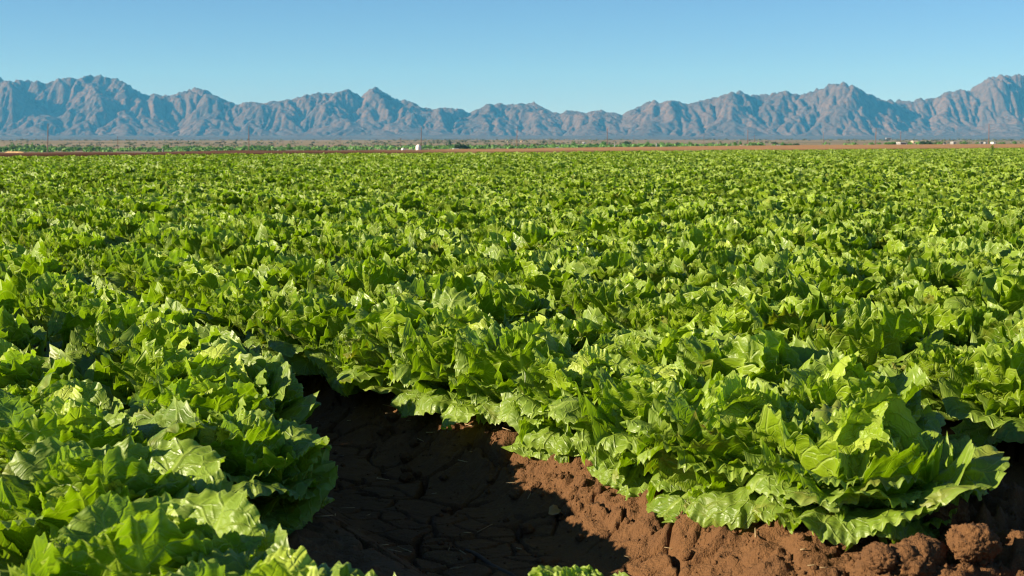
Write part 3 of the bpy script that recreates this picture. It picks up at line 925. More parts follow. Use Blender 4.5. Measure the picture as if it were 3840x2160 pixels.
# --- utility poles
def pole(px, ptop, Y, label, lean=0.0, arm=None, thick=0.15):
    X, _, z = foot(px, Y)
    top = at_y(px, ptop, Y).z
    h = top - z
    t = empty("utility_pole", (X, Y, z))
    t.rotation_euler = (0, lean, 0)
    tag(t, label, "utility pole", "utility poles beyond the field")
    mb = MB(); mb.lathe([(thick * 1.15, -0.3), (thick * 1.1, 0), (thick * 0.9, h * .6), (thick * 0.72, h - .05), (thick * .5, h)], 12)
    obj("pole", mb.mesh("pole", M_WOOD, True), t)
    if arm:
        mb = MB(); mb.box((0, -thick, h - 0.45), (arm, .11, .13)); mb.box((0, -thick * .9, h - 1.0), (.06, .05, .9))
        ca = obj("crossarm", mb.mesh("crossarm", M_WOOD), t)
        for sx in (-.46, -.2, .2, .46):
            mb = MB(); mb.lathe([(.03, 0), (.06, .03), (.045, .07), (.06, .1), (.035, .16)], 8, (sx * arm, -thick, h - .385))
            obj("insulator", mb.mesh("insulator", M_CERAMIC, True), ca)
    else:
        mb = MB(); mb.lathe([(.03, 0), (.07, .04), (.05, .09), (.07, .13), (.03, .2)], 8, (0, 0, h))
        obj("insulator", mb.mesh("insulator", M_CERAMIC, True), t)
    return t
for a in (
    (178, 464, 470, "tall leaning brown pole nearest the left edge of the photo", 0.045, None),
    (442, 510, 760, "thin faint pole between the leaning left pole and the next tall one", 0, None, .14),
    (933, 473, 500, "tall brown pole standing alone left of the paired dark poles", 0.02, None),
    (1027, 527, 980, "dark short pole, the one of the pair nearer the tall brown pole", 0, 2.2),
    (1061, 527, 970, "dark short pole with crossarm, the one of the pair nearer the tank", 0, 2.4),
    (1276, 517, 900, "short brown pole halfway between the dark pair and the round white tank", 0, 2.2),
    (1502, 517, 880, "thin dark crossarm pole rising behind the round white tank", 0, 2.2, .14),
    (1579, 477, 520, "tall pole rising right behind the upright white tank", 0.02, None),
    (1938, 478, 560, "tall pole beside the small orange house near the photo's middle", 0.01, None),
    (2277, 481, 580, "tall brown pole above the bright green orchard strip, beside a white post", 0, None),
    (2374, 513, 960, "faint short pole among the dark trees beyond the orchard strip", 0, None, .13),
    (2639, 505, 900, "faint thin pole standing above a tiny white box", 0, None, .13),
    (2803, 487, 610, "taller pole of the close pair right of the yellowish bush", 0, None),
    (2829, 505, 820, "shorter pole of the close pair right of the yellowish bush", 0, None, .14),
    (3087, 495, 800, "faint pole standing alone over open desert with no bushes at its foot", 0, None, .14),
    (3283, 480, 600, "dark tall pole beside the small orange marker", 0, None),
    (3376, 493, 780, "pole rising behind the long white low building", 0, None, .14),
    (3707, 464, 520, "tallest dark pole near the right edge of the photo, among white trailers", -0.02, None)):
    pole(*a)

# --- tanks
def upright_tank(px, w, ptop, Y, label):
    X, _, z = foot(px, Y)
    h = at_y(px, ptop, Y).z - z; r = w * PXM * Y / 2
    t = tag(empty("water_tank", (X, Y, z)), label, "tank")
    prof = [(r * .98, 0)]
    for k in range(1, 9):
        zz = h * .80 * k / 9; prof += [(r, zz - .04), (r * .975, zz), (r, zz + .04)]
    prof += [(r, h * .82), (r * .95, h * .87), (r * .75, h * .93), (r * .4, h * .97), (r * .22, h * .975)]
    mb = MB(); mb.lathe(prof, 28); obj("tank_body", mb.mesh("tank_body", M_WHITE, True), t)
    mb = MB(); mb.lathe([(r * .24, h * .965), (r * .24, h), (r * .2, h * 1.005)], 16); obj("lid", mb.mesh("lid", M_WHITE, True), t)
    mb = MB(); mb.tube([(-r * .7, -r * .75, .16), (-r * 1.1, -r * 1.2, .16), (-r * 1.12, -r * 1.22, .02)], .05, 8); obj("outlet_pipe", mb.mesh("outlet_pipe", M_DARK, True), t)
upright_tank(1569, 20, 541.5, 190, "upright white round-topped tank on the orange bank beside a tall pole")
def round_tank(px, w, ptop, Y, label):
    X, _, z = foot(px, Y)
    d = w * PXM * Y; top = at_y(px, ptop, Y).z; r = d / 2; base = top - d * 1.04
    t = tag(empty("round_tank", (X, Y, z)), label, "tank")
    prof = [(max(.02, r * math.sin(a)), -r * math.cos(a) * 1.02) for a in [math.pi * k / 14 for k in range(15)]]
    mb = MB(); mb.lathe(prof, 24, (0, 0, top - z - r * 1.02)); obj("tank_body", mb.mesh("tank_body", M_WHITE, True), t)
    mb = MB()
    for sx, sy in ((-1, -1), (1, -1), (1, 1), (-1, 1)): mb.box((sx * r * .6, sy * r * .6, (base - z + r * .3) / 2), (.06, .06, max(.1, base - z + r * .35)))
    mb.box((0, 0, max(.05, base - z + .02)), (r * 1.3, r * 1.3, .06))
    obj("stand", mb.mesh("stand", M_METAL), t)
round_tank(1511, 14, 554.6, 150, "small round white tank left of the upright white tank")

# --- low things along the bank
def rough_mound(px, w, ptop, Y, label, name, cat, mat, seed=1, flat=False):
    X, _, z = foot(px, Y)
    h = max(at_y(px, ptop, Y).z - z, .1); W = w * PXM * Y
    n, m = 48, 20
    gx, gy = np.meshgrid(np.linspace(-1, 1, n), np.linspace(-1, 1, m))
    f = np.clip(1 - np.abs(gx) ** (5 if flat else 3), 0, 1) * np.clip(1 - gy ** 2, 0, 1) ** .7
    Z = h * f * (0.88 + .22 * fbm(gx * 5 + seed, gy * 3, 15 + seed, 3)) - .03
    V = np.stack([gx * W / 2, gy * W * .25, Z], -1).reshape(-1, 3)
    idx = np.arange(n * m).reshape(m, n)
    F = np.stack([idx[:-1, :-1], idx[:-1, 1:], idx[1:, 1:], idx[1:, :-1]], -1).reshape(-1, 4)
    o = obj(name, mesh_np(name, V, F, mat)); o.location = (X, Y, z)
    return tag(o, label, cat)
rough_mound(57, 86, 571, 62, "long low heap of pale tan dirt at the field's far left corner", "dirt_heap", "dirt heap", M_SAND, 3, True)
rough_mound(73, 17, 562, 80, "small dark mound sticking up behind the pale tan dirt heap", "dirt_mound", "dirt mound", M_DARK, 8)
def pipe_stack(px, w, ptop, Y, label):
    X, _, z = foot(px, Y)
    h = at_y(px, ptop, Y).z - z; W = w * PXM * Y; r = max(h / 4, .1)
    t = tag(empty("pipe_stack", (X, Y, z)), label, "pipe stack")
    for k, (yy, zz) in enumerate(((-2 * r, r), (0, r), (2 * r, r), (-r, 2.73 * r), (r, 2.73 * r))):
        mb = MB(); mb.tube([(-W / 2 + .1 * k, yy, zz), (W / 2 - .07 * k, yy, zz)], r, 10)
        obj("pipe", mb.mesh("pipe", M_DARK, True), t)
pipe_stack(1663, 50, 556, 210, "dark rusty stack of pipes lying on the orange bank right of the tank")

def box_post(px, w, ptop, Y, label, mat=None, name="white_post", cat="post"):
    X, _, z = foot(px, Y)
    h = at_y(px, ptop, Y).z - z; W = w * PXM * Y
    t = tag(empty(name, (X, Y, z)), label, cat)
    mb = MB(); mb.lathe([(W * .42, 0), (W * .42, h * .86)], 12); obj("post", mb.mesh("post", mat or M_PAINT, True), t)
    mb = MB(); mb.lathe([(W * .5, h * .86), (W * .5, h * .95), (W * .3, h)], 12); obj("cap", mb.mesh("cap", mat or M_PAINT, True), t)
box_post(611, 6, 558, 200, "stubby white post at the field edge left of the tall lone pole")
box_post(1044, 8, 562, 120, "rounded white post at the field edge between the paired dark poles")
box_post(883, 7, 563, 160, "short whitish post on the bank left of the tall brown pole")
box_post(2305, 4, 536, 420, "tall thin white post in front of the bright green orchard strip")
box_post(2462, 6, 536, 520, "wide white post standing in the orchard strip below dark trees")
box_post(2691, 4, 534, 600, "thin whitish post in the green strip right of the faint pole")
box_post(3278, 4, 543, 420, "small orange marker on the bank at the dark tall pole's foot", M_ORANGE, "marker_post", "marker")

# --- houses and sheds
def house(px, w, ptop, Y, label, wall, roof, depth=.7, pitch=.25, name="house", cat="house", wins=3):
    X, _, z = foot(px, Y)
    H = at_y(px, ptop, Y).z - z; W = w * PXM * Y; D = max(W * depth, 4)
    if H < .8: H = .8
    t = tag(empty(name, (X, Y, z), 0.12), label, cat)
    hw = H * (1 - pitch)
    mb = MB(); mb.box((0, 0, hw / 2 - .15), (W * .94, D * .94, hw + .3)); obj("wall", mb.mesh("wall", wall), t)
    mb = MB(); x, y = W / 2, D / 2
    mb.add([(-x, -y, hw), (x, -y, hw), (x, y, hw), (-x, y, hw), (-x * .98, 0, H), (x * .98, 0, H), (-x, -y, hw + .12), (x, -y, hw + .12), (x, y, hw + .12), (-x, y, hw + .12)],
           [(3, 2, 1, 0), (6, 7, 5, 4), (8, 9, 4, 5), (0, 1, 7, 6), (1, 2, 8, 7), (2, 3, 9, 8), (3, 0, 6, 9), (7, 8, 5), (9, 6, 4)])
    obj("roof", mb.mesh("roof", roof), t)
    for k in range(wins):
        xx = (-.5 + (k + .6) / (wins + .2)) * W * .85
        mb = MB(); mb.box((xx, -D * .47 - .02, hw * .58), (min(1.2, W * .13), .06, hw * .32)); obj("window", mb.mesh("window", M_GLASS), t)
    mb = MB(); mb.box((W * .36, -D * .47 - .02, hw * .38), (min(1.0, W * .12), .06, hw * .74)); obj("door", mb.mesh("door", M_ROOF), t)
house(3331, 22, 516, 1900, "long pale flat shed high on the desert right of the dark tall pole", M_PAINT, M_PAINT, .4, .15, "shed", "shed", 2)
house(3429, 21, 528, 900, "tan house standing left of the wide dark tree clump", M_TAN, M_TAN)
house(3381, 28, 540, 480, "long white low building at the foot of a pole", M_PAINT, M_ROOF, .4, .2, "shed", "shed", 4)
house(3574, 12, 532, 700, "white trailer home with grey end, right of the olive trees", M_PAINT, M_ROOF, .8, .15, "trailer_home", "trailer", 2)
house(3675, 13, 532, 720, "cream trailer home left of the tallest right pole", M_PAINT, M_PAINT, .6, .15, "trailer_home", "trailer", 2)
house(3693, 10, 533, 760, "pale trailer tucked right against the tallest right pole", M_PAINT, M_ROOF, .6, .15, "trailer_home", "trailer", 1)
house(3723, 9, 532, 760, "grey-white trailer just right of the tallest right pole", M_ROOF, M_ROOF, .6, .15, "trailer_home", "trailer", 1)
house(1958, 10, 528, 1400, "small orange house on the desert beside a tall pole", M_TAN, M_SAND)
house(1907, 8, 528, 1500, "small tan house left of the tall middle pole", M_TAN, M_PAINT)
house(1898, 7, 525, 1700, "pale little house behind the small tan house", M_PAINT, M_PAINT, .7, .2, "house", "house", 1)
house(1721, 9, 524, 1800, "pale house on the desert behind the big dark round tree", M_PAINT, M_TAN, .7, .2, "house", "house", 2)
house(2125, 11, 522, 1900, "cream house on the desert rise above the dark middle trees", M_PAINT, M_TAN, .7, .2, "house", "house", 2)
house(2162, 7, 523, 1900, "whitish small house right of the cream house on the rise", M_PAINT, M_ROOF, .7, .2, "house", "house", 1)
house(2052, 6, 523, 1900, "tiny pale house beside a lone dark tree on the rise", M_PAINT, M_ROOF, .7, .2, "house", "house", 1)
house(1041, 8, 524, 1900, "tan house far on the desert above the paired dark poles", M_TAN, M_PAINT, .7, .2, "house", "house", 1)
house(1130, 8, 526, 1800, "pale tan house far on the desert right of the paired poles", M_TAN, M_TAN, .7, .2, "house", "house", 1)
house(2190, 8, 533, 1000, "small white house half hidden in green bushes", M_PAINT, M_ROOF, .7, .2, "house", "house", 1)
house(1709, 20, 557, 260, "low white-grey trailer bed behind the orange bank", M_PAINT, M_ROOF, .3, .1, "farm_trailer", "trailer", 0)

# --- small utility boxes on the ground beyond the field
def utility_box(px, w, ptop, Y, label, mat, rz=0.1):
    X, _, z = foot(px, Y)
    h = max(at_y(px, ptop, Y).z - z, .3); W = w * PXM * Y
    t = tag(empty("utility_box", (X, Y, z), rz), label, "utility box", "small boxes beyond the field")
    mb = MB(); mb.box((0, 0, h * .44), (W, W * .6, h * .88)); obj("cabinet", mb.mesh("cabinet", mat), t)
    mb = MB(); mb.box((0, 0, h * .92), (W * 1.06, W * .66, h * .09), 0, .9); obj("lid", mb.mesh("lid", mat), t)
    mb = MB(); mb.box((0, -W * .31, h * .44), (W * .8, .02, h * .66)); obj("door", mb.mesh("door", M_ROOF), t)
utility_box(2643, 7, 548.6, 430, "tiny white box at the foot of the faint thin pole", M_PAINT)
utility_box(2779, 9, 549, 330, "pale low box on the orange bank left of the close pair of poles", M_SAND)
utility_box(2914, 6, 542, 430, "bluish white box below a dark round bush", M_PAINT)
utility_box(2923, 7, 546, 400, "low white box just right of the bluish white box", M_PAINT, .5)
utility_box(2090, 11, 552, 420, "pale blue-white box left of the dark middle tree", M_ROOF)
utility_box(2104, 9, 553, 400, "white box tucked under the dark middle tree", M_PAINT, -.3)
utility_box(3542, 9, 538, 430, "small whitish box left of the white trailer home", M_PAINT, .3)

# --- bushes and trees: trunk with limbs, crown of many small leaves
def crown_mesh(seed, mat, n=520, tall=1.0):
    rg = np.random.default_rng(seed)
    lob = rg.normal(0, 1, (9, 3)); lob /= np.linalg.norm(lob, axis=1)[:, None]; lob[:, 2] = np.abs(lob[:, 2]) * .8
    lob = lob * rg.uniform(.35, .75, (9, 1)); lr = rg.uniform(.28, .5, 9)
    k = rg.integers(0, 9, n)
    d = rg.normal(0, 1, (n, 3)); d /= np.linalg.norm(d, axis=1)[:, None]
    p = lob[k] + d * lr[k][:, None] * rg.uniform(.55, 1.08, (n, 1))
    p[:, 2] = np.abs(p[:, 2]) * 0.95
    p[:, 0] *= 0.8; p[:, 1] *= 0.8
    a = rg.normal(0, 1, (n, 3)); a /= np.linalg.norm(a, axis=1)[:, None]
    b = np.cross(a, d + .4 * rg.normal(0, 1, (n, 3))); b /= np.linalg.norm(b, axis=1)[:, None] + 1e-9
    s = rg.uniform(.05, .13, (n, 1))
    V = np.stack([p - a * s, p + b * s * .6, p + a * s, p - b * s * .6], 1).reshape(-1, 3)
    V[:, 2] = V[:, 2] * tall + 0.10
    F = np.arange(4 * n).reshape(n, 4)
    return mesh_np("crown", V, F, mat, attrs={"tone": np.repeat(rg.uniform(0, 1, n), 4)}, smooth=False)
def trunk_mesh(seed):
    rg = random.Random(seed); mb = MB()
    mb.tube([(0, 0, -.1), (.02, .01, .12), (.03, .0, .3)], [.05, .04, .03], 7)
    for k in range(5):
        a = k * 1.256 + rg.uniform(-.3, .3); l = rg.uniform(.3, .5)
        mb.tube([(.02, 0, .15), (math.cos(a) * l * .4, math.sin(a) * l * .4, .32), (math.cos(a) * l, math.sin(a) * l, .55 + rg.uniform(-.1, .15))], [.025, .018, .006], 5)
    return mb.mesh("trunk", M_BARK, True)
TR = [trunk_mesh(k) for k in range(3)]
CROWNS = {'m': [crown_mesh(k, M_CROWN) for k in range(4)], 'd': [crown_mesh(20 + k, M_CROWN_DARK, 900) for k in range(3)], 'p': [crown_mesh(40 + k, M_CROWN_PALE, 380) for k in range(2)]}
rt = random.Random(4)
def bush(x0, x1, ptop, pbase, kind, label, Y=None, name="bush", cat="bush"):
    w = x1 - x0; px = (x0 + x1) / 2
    Yd = Y or rt.uniform(560, 720)
    X, _, z = foot(px, Yd)
    W = w * PXM * Yd; H = max(at_y(px, ptop, Yd).z - z, .6)
    t = tag(empty(name, (X, Yd, z), rt.uniform(0, 6.28)), label, cat, "bushes and trees on the river flats")
    c = rt.choice(CROWNS[kind])
    if kind == 'm': W *= 1.5; H *= 1.25
    if kind == 'd': W *= 1.25; H *= 1.08
    o = obj("crown", c, t); o.scale = (W / 2 / .85, W / 2 / .85, H / 1.05)
    o = obj("trunk", rt.choice(TR), t); o.scale = (W / 2, W / 2, H * .9)
z1 = lambda k, a: 480 * k + a / 5.367
zy = lambda a: 440 + a / 5.367
B_GREEN = "green bush in the low thicket left of the white tanks"
LEFT = {0: [(60,200,575,650),(200,330,520,650),(320,470,540,650),(480,600,520,660),(590,720,530,660),(740,850,545,655),(830,930,540,655),(1000,1120,580,650),(1100,1220,585,650),(1230,1320,562,612),(1380,1500,590,660),(1490,1640,585,660),(1680,1780,580,655),(1770,1910,568,655),(1900,2030,578,655),(2080,2170,605,645),(2160,2260,600,645),(2400,2576,615,645)],
  1: [(200,320,578,635),(300,460,595,635),(700,770,560,640),(760,830,530,640),(950,1090,570,660),(1070,1230,580,660),(1230,1380,548,650),(1400,1560,590,655),(1550,1700,585,655),(1690,1850,592,655),(1860,2000,595,650),(1990,2130,600,650),(2120,2280,592,650),(2280,2400,560,655),(2450,2576,555,655)],
  2: [(0,120,545,650),(100,220,560,650),(200,290,535,590),(390,520,620,655),(600,700,618,655),(620,710,520,575),(830,960,592,650),(950,1110,590,650),(1120,1300,608,655),(1290,1480,605,655),(1460,1640,610,655),(1640,1800,610,655),(1810,1990,595,645),(2050,2140,588,640),(2150,2290,602,640),(2280,2420,600,640)],
  3: [(50,160,590,640),(150,260,585,640),(400,520,568,640),(510,630,560,640),(770,890,555,625),(880,1000,560,625),(1060,1190,565,630),(1180,1300,560,630)]}
for k, L in LEFT.items():
    for (a, b, c, d) in L:
        bush(z1(k, a), z1(k, b), zy(c), zy(d), 'm', B_GREEN)
bush(1704, 1756, 527, 558, 'd', "big dark round tree behind the bank, right of the pipe stack", 520, "tree", "tree")
bush(1680, 1692, 520, 541, 'd', "small pointed dark tree just left of the big dark round tree", 900, "tree", "tree")
bush(1822, 1839, 535, 558, 'd', "narrow dark bush leaning up between the big dark tree and the tan houses", 560)
for k, L, kind, lab in (
    (3, [(1330,1420,540,620),(1740,1880,572,630),(1870,2020,570,630),(2160,2360,572,625),(2350,2576,572,625)], 'm', "green bush in the thicket around the big dark round tree"),
    (4, [(0,180,590,625),(1070,1190,540,610),(1290,1400,540,610),(1390,1500,545,610)], 'm', "green bush near the tall middle pole"),
    (4, [(1500,1640,520,610),(1630,1790,530,610),(1790,1900,480,610),(1900,2040,540,610),(2090,2220,560,610),(2200,2330,540,610),(2400,2576,540,610)], 'm', "green bush in the orchard strip around the white post")):
    for (a, b, c, d) in L:
        bush(z1(k, a), z1(k, b), zy(c), zy(d), kind, lab)
bush(2032, 2049, 525, 538, 'd', "lone dark tree on the desert rise beside a tiny pale house", 1500, "tree", "tree")
bush(1998, 2014, 549, 557, 'd', "small dark bush on bare desert right of the tall middle pole", 480)
bush(2094, 2118, 539, 553, 'd', "dark middle tree above two pale boxes", 600, "tree", "tree")
bush(2140, 2160, 530, 548, 'm', "taller grey-green tree right of the dark middle tree", 700, "tree", "tree")
bush(2334, 2368, 527, 545, 'd', "wide dark tree crown rising behind the orchard strip", 850, "tree", "tree")
for (a, b, c, d) in [(110,190,475,590),(390,490,475,590),(510,570,505,590),(970,1040,470,590),(1400,1480,520,590),(1640,1720,525,590),(1885,1945,485,590),(1985,2050,475,590),(0,120,520,590),(180,320,530,590),(560,700,540,590),(820,980,545,590),(1050,1200,545,590),(1180,1300,550,590),(1490,1640,560,590)]:
    bush(z1(5, a), z1(5, b), zy(c), zy(d), 'm', "green bush in the strip between the wide white post and the yellowish bush")
bush(2532, 2552, 529, 548, 'd', "dark round tree right of the wide white post", 700, "tree", "tree")
bush(2732, 2744, 530, 547, 'p', "yellowish bush left of the close pair of poles", 600)
bush(2806, 2826, 530, 550, 'm', "green bush between the two poles of the close pair", 640)
bush(2838, 2863, 539, 550, 'm', "green bush just right of the close pair of poles", 640)
bush(2899, 2920, 530, 549, 'd', "dark round bush above the bluish white box", 600)
bush(2928, 2946, 533, 549, 'm', "grey-green bush right of the bluish white box", 640)
bush(2945, 2972, 537, 547, 'm', "low green bush between the grey-green and the dark low bush", 640)
bush(2972, 3001, 536, 547, 'd', "dark low bush with open desert to its right", 620)
bush(3261, 3280, 536, 546, 'm', "small bush at the left foot of the dark tall pole", 640)
bush(3316, 3340, 533, 545, 'm', "left one of two green bushes below the long pale shed", 640)
bush(3338, 3360, 531, 545, 'm', "right one of two green bushes below the long pale shed", 640)
bush(3374, 3406, 528, 544, 'd', "dark bushy tree behind the long white low building", 640, "tree", "tree")
bush(3445, 3472, 527, 543, 'd', "left half of the wide dark tree clump right of the tan house", 560, "tree", "tree")
bush(3466, 3494, 526, 543, 'd', "right half of the wide dark tree clump right of the tan house", 560, "tree", "tree")
bush(3500, 3519, 524, 541, 'p', "rounder olive tree next to the wide dark tree clump", 620, "tree", "tree")
bush(3522, 3538, 521, 541, 'p', "taller olive tree left of the small whitish box", 620, "tree", "tree")
bush(3603, 3627, 529, 540, 'm', "low grey-green bush between the white and the cream trailer homes", 640)
bush(3660, 3672, 530, 540, 'm', "small bush left of the cream trailer home", 700)
bush(3710, 3731, 528, 540, 'm', "small bush behind the grey-white trailer", 800)
bush(3747, 3768, 531, 540, 'm', "small low bush right of the grey-white trailer", 640)
bush(3795, 3813, 529, 540, 'm', "small low bush nearest the right edge of the photo", 640)

# --- desert scrub dotted over the terrace: too many and too small to count
def make_scrub():
    rg = np.random.default_rng(8)
    n = 3600
    Y = rg.uniform(820, 2120, n); X = rg.uniform(-.52, .52, n) * Y
    dens = fbm(X / 220., Y / 220., 88, 3)
    k = dens > rg.uniform(-.5, .45, n); X, Y = X[k], Y[k]; n = len(X)
    Z = valley_z(X, Y, np.maximum(edge_s(X, Y), 0))
    q = 9
    d = rg.normal(0, 1, (n, q, 3)); d[..., 2] = np.abs(d[..., 2]); d /= np.linalg.norm(d, axis=2)[..., None]
    sz = rg.uniform(.6, 1.7, (n, 1, 1)) * (Y / 1000.)[:, None, None] ** .35
    c = np.stack([X, Y, Z], -1)[:, None, :] + d * sz * np.array([1.1, 1.1, .75])
    a = rg.normal(0, 1, (n, q, 3)); a /= np.linalg.norm(a, axis=2)[..., None]
    b = np.cross(a, d); s = sz * .5
    V = np.stack([c - a * s, c + b * s, c + a * s, c - b * s], 2).reshape(-1, 3)
    F = np.arange(len(V)).reshape(-1, 4)
    me = mesh_np("desert_scrub", V, F, M_SCRUB, attrs={"tone": np.repeat(rg.uniform(0, 1, n * q), 4)}, smooth=False)
    tag(obj("desert_scrub", me), "sparse grey-green scrub dotted over the desert below the mountains", "scrub", None, "stuff")
make_scrub()

# --- weeds that overtop the crop
def weed(px, ptop, Y, label):
    X = at_y(px, ptop, Y).x; top = at_y(px, ptop, Y).z
    rg = random.Random(int(px)); t = tag(empty("tall_weed", (X, Y, -0.02)), label, "weed")
    mb = MB(); mb.tube([(0, 0, 0), (.02, 0, top * .5), (.0, .02, top)], [.012, .009, .003], 6)
    for k in range(9):
        a = k * 2.4; z0 = top * (.25 + .07 * k); l = .20 * (1 - k / 14)
        mb.tube([(0, 0, z0), (math.cos(a) * l * .6, math.sin(a) * l * .6, z0 + .08), (math.cos(a) * l, math.sin(a) * l, z0 + .16)], [.006, .004, .002], 5)
    obj("stem", mb.mesh("stem", M_WEED, True), t)
    V = []; T = []
    for k in range(110):
        a = rg.uniform(0, 6.28); zz = rg.uniform(.3, 1.0); rr = .26 * (1.1 - zz) * rg.uniform(.2, 1)
        p = np.array([math.cos(a) * rr, math.sin(a) * rr, top * zz]); d1 = np.array([rg.gauss(0, 1), rg.gauss(0, 1), rg.gauss(.4, 1)]); d1 /= np.linalg.norm(d1)
        d2 = np.cross(d1, [0.3, 0.2, 1]); d2 /= np.linalg.norm(d2)
        V += [p, p + d1 * .04 + d2 * .018, p + d1 * .085, p + d1 * .04 - d2 * .018]; T += [rg.random()] * 4
    obj("leaves", mesh_np("leaves", np.array(V), np.arange(len(V)).reshape(-1, 4), M_WEED, attrs={"tone": np.array(T)}, smooth=False), t)
weed(3721, 544, 60, "tall dark weed poking above the crop near the field's far right corner")

# ------------------------------------------------------------------ dirt clods, crumbs, stick
def clod_mesh(seed, lvl=5):
    import bmesh
    bm = bmesh.new(); bmesh.ops.create_icosphere(bm, subdivisions=lvl, radius=1.0)
    P = np.array([v.co[:] for v in bm.verts])
    o = seed * 13.7
    d = 0.28 * (fbm(P[:, 0] * 1.3 + o, P[:, 1] * 1.3 + P[:, 2] * 1.1, 200 + seed, 3)) + 0.22 * np.abs(fbm(P[:, 0] * 3.1 + P[:, 2] * 2.3 + o, P[:, 1] * 3.1 - P[:, 2] * 1.7, 230 + seed, 4)) + .16 * np.abs(fbm(P[:, 0] * 8 + P[:, 2] * 7, P[:, 1] * 8 - P[:, 2] * 5 + o, 250 + seed, 3)) + .07 * fbm(P[:, 0] * 22 + P[:, 2] * 17, P[:, 1] * 22 - P[:, 2] * 13, 270 + seed, 2)
    P = P * (0.85 + d)[:, None]; P[:, 2] *= .78
    for v, p in zip(bm.verts, P): v.co = p
    me = bpy.data.meshes.new("dirt_clod"); bm.to_mesh(me); bm.free()
    me.polygons.foreach_set("use_smooth", [True] * len(me.polygons)); me.materials.append(M_SOIL)
    return me
CL = [clod_mesh(k) for k in range(6)]
rc = random.Random(77)
def clod(X, Y, r, label, group="dirt clods"):
    u, v = uv_of(X, Y); z = float(soil_z(np.array([u]), np.array([v]))[0])
    o = obj("dirt_clod", rc.choice(CL)); o.location = (X, Y, z + r * .5); o.rotation_euler = (rc.uniform(-.5, .5), rc.uniform(-.5, .5), rc.uniform(0, 6.28))
    o.scale = (r, r * rc.uniform(.8, 1.15), r * rc.uniform(.8, 1.1))
    tag(o, label, "dirt clod", group)
for (fx, fy, w, lab) in (
    (3520, 1990, 190, "tall brown clod leaning against the big bright lettuce in the lower right"),
    (3565, 1955, 110, "round brown clod at the top of the lower right heap, in front of dark shade"),
    (3580, 2040, 60, "small clod below the round one in the lower right heap"),
    (3790, 2065, 120, "clod at the right edge of the photo near the bottom corner"),
    (3640, 2120, 170, "broad clod at the bottom edge right of the tall leaning clod"),
    (3430, 2110, 190, "wide crumbly clod at the bottom edge below the big bright lettuce's tip"),
    (3300, 2140, 110, "low clod at the bottom edge left of the wide crumbly one")):
    p = at_z(fx, fy + w * .3, 0.0)
    clod(p.x, p.y, w * .5 * PXM * p.length * 1.2, lab)
for k in range(26):
    u = rc.uniform(1.58, 1.80); v = rc.uniform(1.95, 4.1)
    if rc.random() < .3: u = rc.uniform(2.2, 2.7); v = rc.uniform(1.9, 2.3)
    X, Y = xy_of(u, v)
    clod(X, Y, rc.uniform(.010, .024), "small crumbly brown clod lying on the furrow bank below the right-hand lettuces", "small clods on the furrow bank")

def make_crumbs():
    rg = np.random.default_rng(3)
    n = 2600
    u = np.where(rg.random(n) < .25, rg.normal(1.45, .25, n), rg.normal(1.86, .10, n)); v = rg.uniform(1.6, 5.0, n)
    e = rg.random(n) < .3
    u = np.where(e, rg.uniform(1.95, 2.7, n), u); v = np.where(e, rg.uniform(1.7, 2.6, n), v)
    X, Y = xy_of(u, v); Z = soil_z(u, v)
    base = np.array([(1, 0, 0), (-1, 0, 0), (0, 1, 0), (0, -1, 0), (0, 0, 1), (0, 0, -1)], float)
    tri = np.array([(0, 2, 4), (2, 1, 4), (1, 3, 4), (3, 0, 4), (2, 0, 5), (1, 2, 5), (3, 1, 5), (0, 3, 5)])
    r = rg.gamma(2.0, .0016, n) + .0012
    V = (np.stack([X, Y, Z + r * .3], -1)[:, None, :] + base[None] * (r[:, None] * rg.uniform(.6, 1.3, (n, 6)))[..., None])
    a = rg.uniform(0, 6.28, n)
    F = (tri[None] + 6 * np.arange(n)[:, None, None]).reshape(-1, 3)
    me = mesh_np("soil_crumbs", V.reshape(-1, 3), F, M_SOIL)
    tag(obj("soil_crumbs", me), "loose brown soil crumbs scattered over the furrow and bank", "soil crumbs", None, "stuff")
make_crumbs()

def make_stick():
    a = at_z(1745, 2058, -.12); b = at_z(1950, 2140, -.12)
    u, v = uv_of(np.array([a.x, b.x]), np.array([a.y, b.y])); zz = soil_z(u, v)
    mb = MB(); pts = []
    for k in range(9):
        t = k / 8; pts.append((a.x + (b.x - a.x) * t, a.y + (b.y - a.y) * t + .006 * math.sin(5 * t), zz[0] + (zz[1] - zz[0]) * t + .012 + .003 * math.sin(9 * t)))
    mb.tube(pts, [.003, .004, .005, .0055, .006, .006, .0065, .0065, .004], 9)
    tag(obj("stick", mb.mesh("stick", M_STICK, True)), "dark dry stick lying on the furrow floor near the bottom edge", "stick")
make_stick()

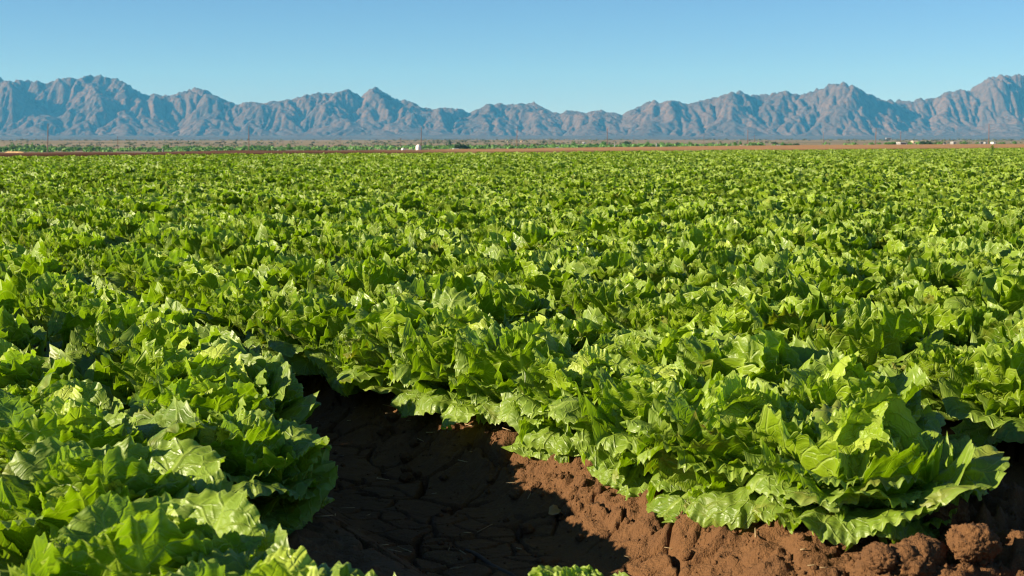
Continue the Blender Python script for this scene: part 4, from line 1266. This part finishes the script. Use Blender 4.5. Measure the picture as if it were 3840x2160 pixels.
def make_straw():
    rg = np.random.default_rng(31); n = 150
    u = rg.uniform(1.05, 2.2, n); v = rg.uniform(1.8, 4.6, n)
    X, Y = xy_of(u, v); Z = soil_z(u, v)
    a = rg.uniform(0, 6.28, n); l = rg.uniform(.006, .026, n); w = rg.uniform(.0008, .0018, n); t = rg.uniform(-.25, .25, n)
    d = np.stack([np.cos(a), np.sin(a), t], -1) * l[:, None]; p = np.stack([-np.sin(a), np.cos(a), 0 * a], -1) * w[:, None]; c = np.stack([X, Y, Z + .004], -1)
    up = np.array([0, 0, 1.]) * w[:, None] * 1.2
    V = np.stack([c - d - p, c - d + p, c - d + up, c + d - p, c + d + p, c + d + up], 1).reshape(-1, 3)
    b = 6 * np.arange(n)[:, None, None]
    F4 = (np.array([(0, 1, 4, 3), (1, 2, 5, 4), (2, 0, 3, 5)])[None] + b).reshape(-1, 4); F3 = (np.array([(0, 2, 1), (3, 4, 5)])[None] + b).reshape(-1, 3)
    tag(obj("straw_bits", mesh_np("straw_bits", V, [F4, F3], plain_mat("pale_straw", (0.42, 0.30, 0.15), 0.8, 0.4, 20.0))), "tiny pale straw and stem bits littering the furrow soil", "straw bits", None, "stuff")
make_straw()

def fallen_leaf(px, py, size, label, col):
    p = at_z(px, py, -.02); u, v = uv_of(p.x, p.y); z = float(soil_z(np.array([u]), np.array([v]))[0])
    rng = np.random.default_rng(int(px)); V, F, UV, T = leaf(rng, size, size * .5, .25, -.25, .3, .006, .15, 16, 20, 0, .012)
    m = plain_mat("dead_lettuce_leaf", col, 0.7, 0.35, 25.0)
    o = obj("fallen_leaf", mesh_np("fallen_leaf", V, F, m, uv=UV)); o.location = (p.x, p.y, z + .004); o.rotation_euler = (.1, .1, px)
    tag(o, label, "fallen leaf")
fallen_leaf(1885, 1628, .07, "yellow dead leaf on the bank under the overhanging lettuces", (0.60, 0.36, 0.04))
fallen_leaf(2055, 1820, .05, "withered brown leaf on the sunlit furrow bank", (0.30, 0.18, 0.07))

def make_thicket():
    rg = np.random.default_rng(12); n = 1500
    Y = rg.uniform(520, 760, n); X = rg.uniform(-.46, .30, n) * Y
    k = (fbm(X / 45., Y / 160., 92, 3) + 0.25 - 0.5 * (X / Y > .12)) > rg.uniform(-.25, .35, n); X, Y = X[k], Y[k]; n = len(X); q = 16
    Z = valley_z(X, Y, np.maximum(edge_s(X, Y), 0))
    d = rg.normal(0, 1, (n, q, 3)); d[..., 2] = np.abs(d[..., 2]); d /= np.linalg.norm(d, axis=2)[..., None]
    sz = rg.uniform(.7, 1.6, (n, 1, 1))
    c = np.stack([X, Y, Z], -1)[:, None, :] + d * sz * np.array([1.6, 1.3, 1.0]) * rg.uniform(.5, 1, (n, q, 1))
    a = rg.normal(0, 1, (n, q, 3)); a /= np.linalg.norm(a, axis=2)[..., None]
    b = np.cross(a, d); s = sz * .42
    V = np.stack([c - a * s, c + b * s, c + a * s, c - b * s], 2).reshape(-1, 3)
    me = mesh_np("thicket_undergrowth", V, np.arange(len(V)).reshape(-1, 4), M_CROWN, attrs={"tone": np.repeat(rg.uniform(0, 1, n * q), 4)}, smooth=False)
    tag(obj("thicket_undergrowth", me), "low green undergrowth filling the river flats between the bushes", "undergrowth", None, "stuff")
make_thicket()
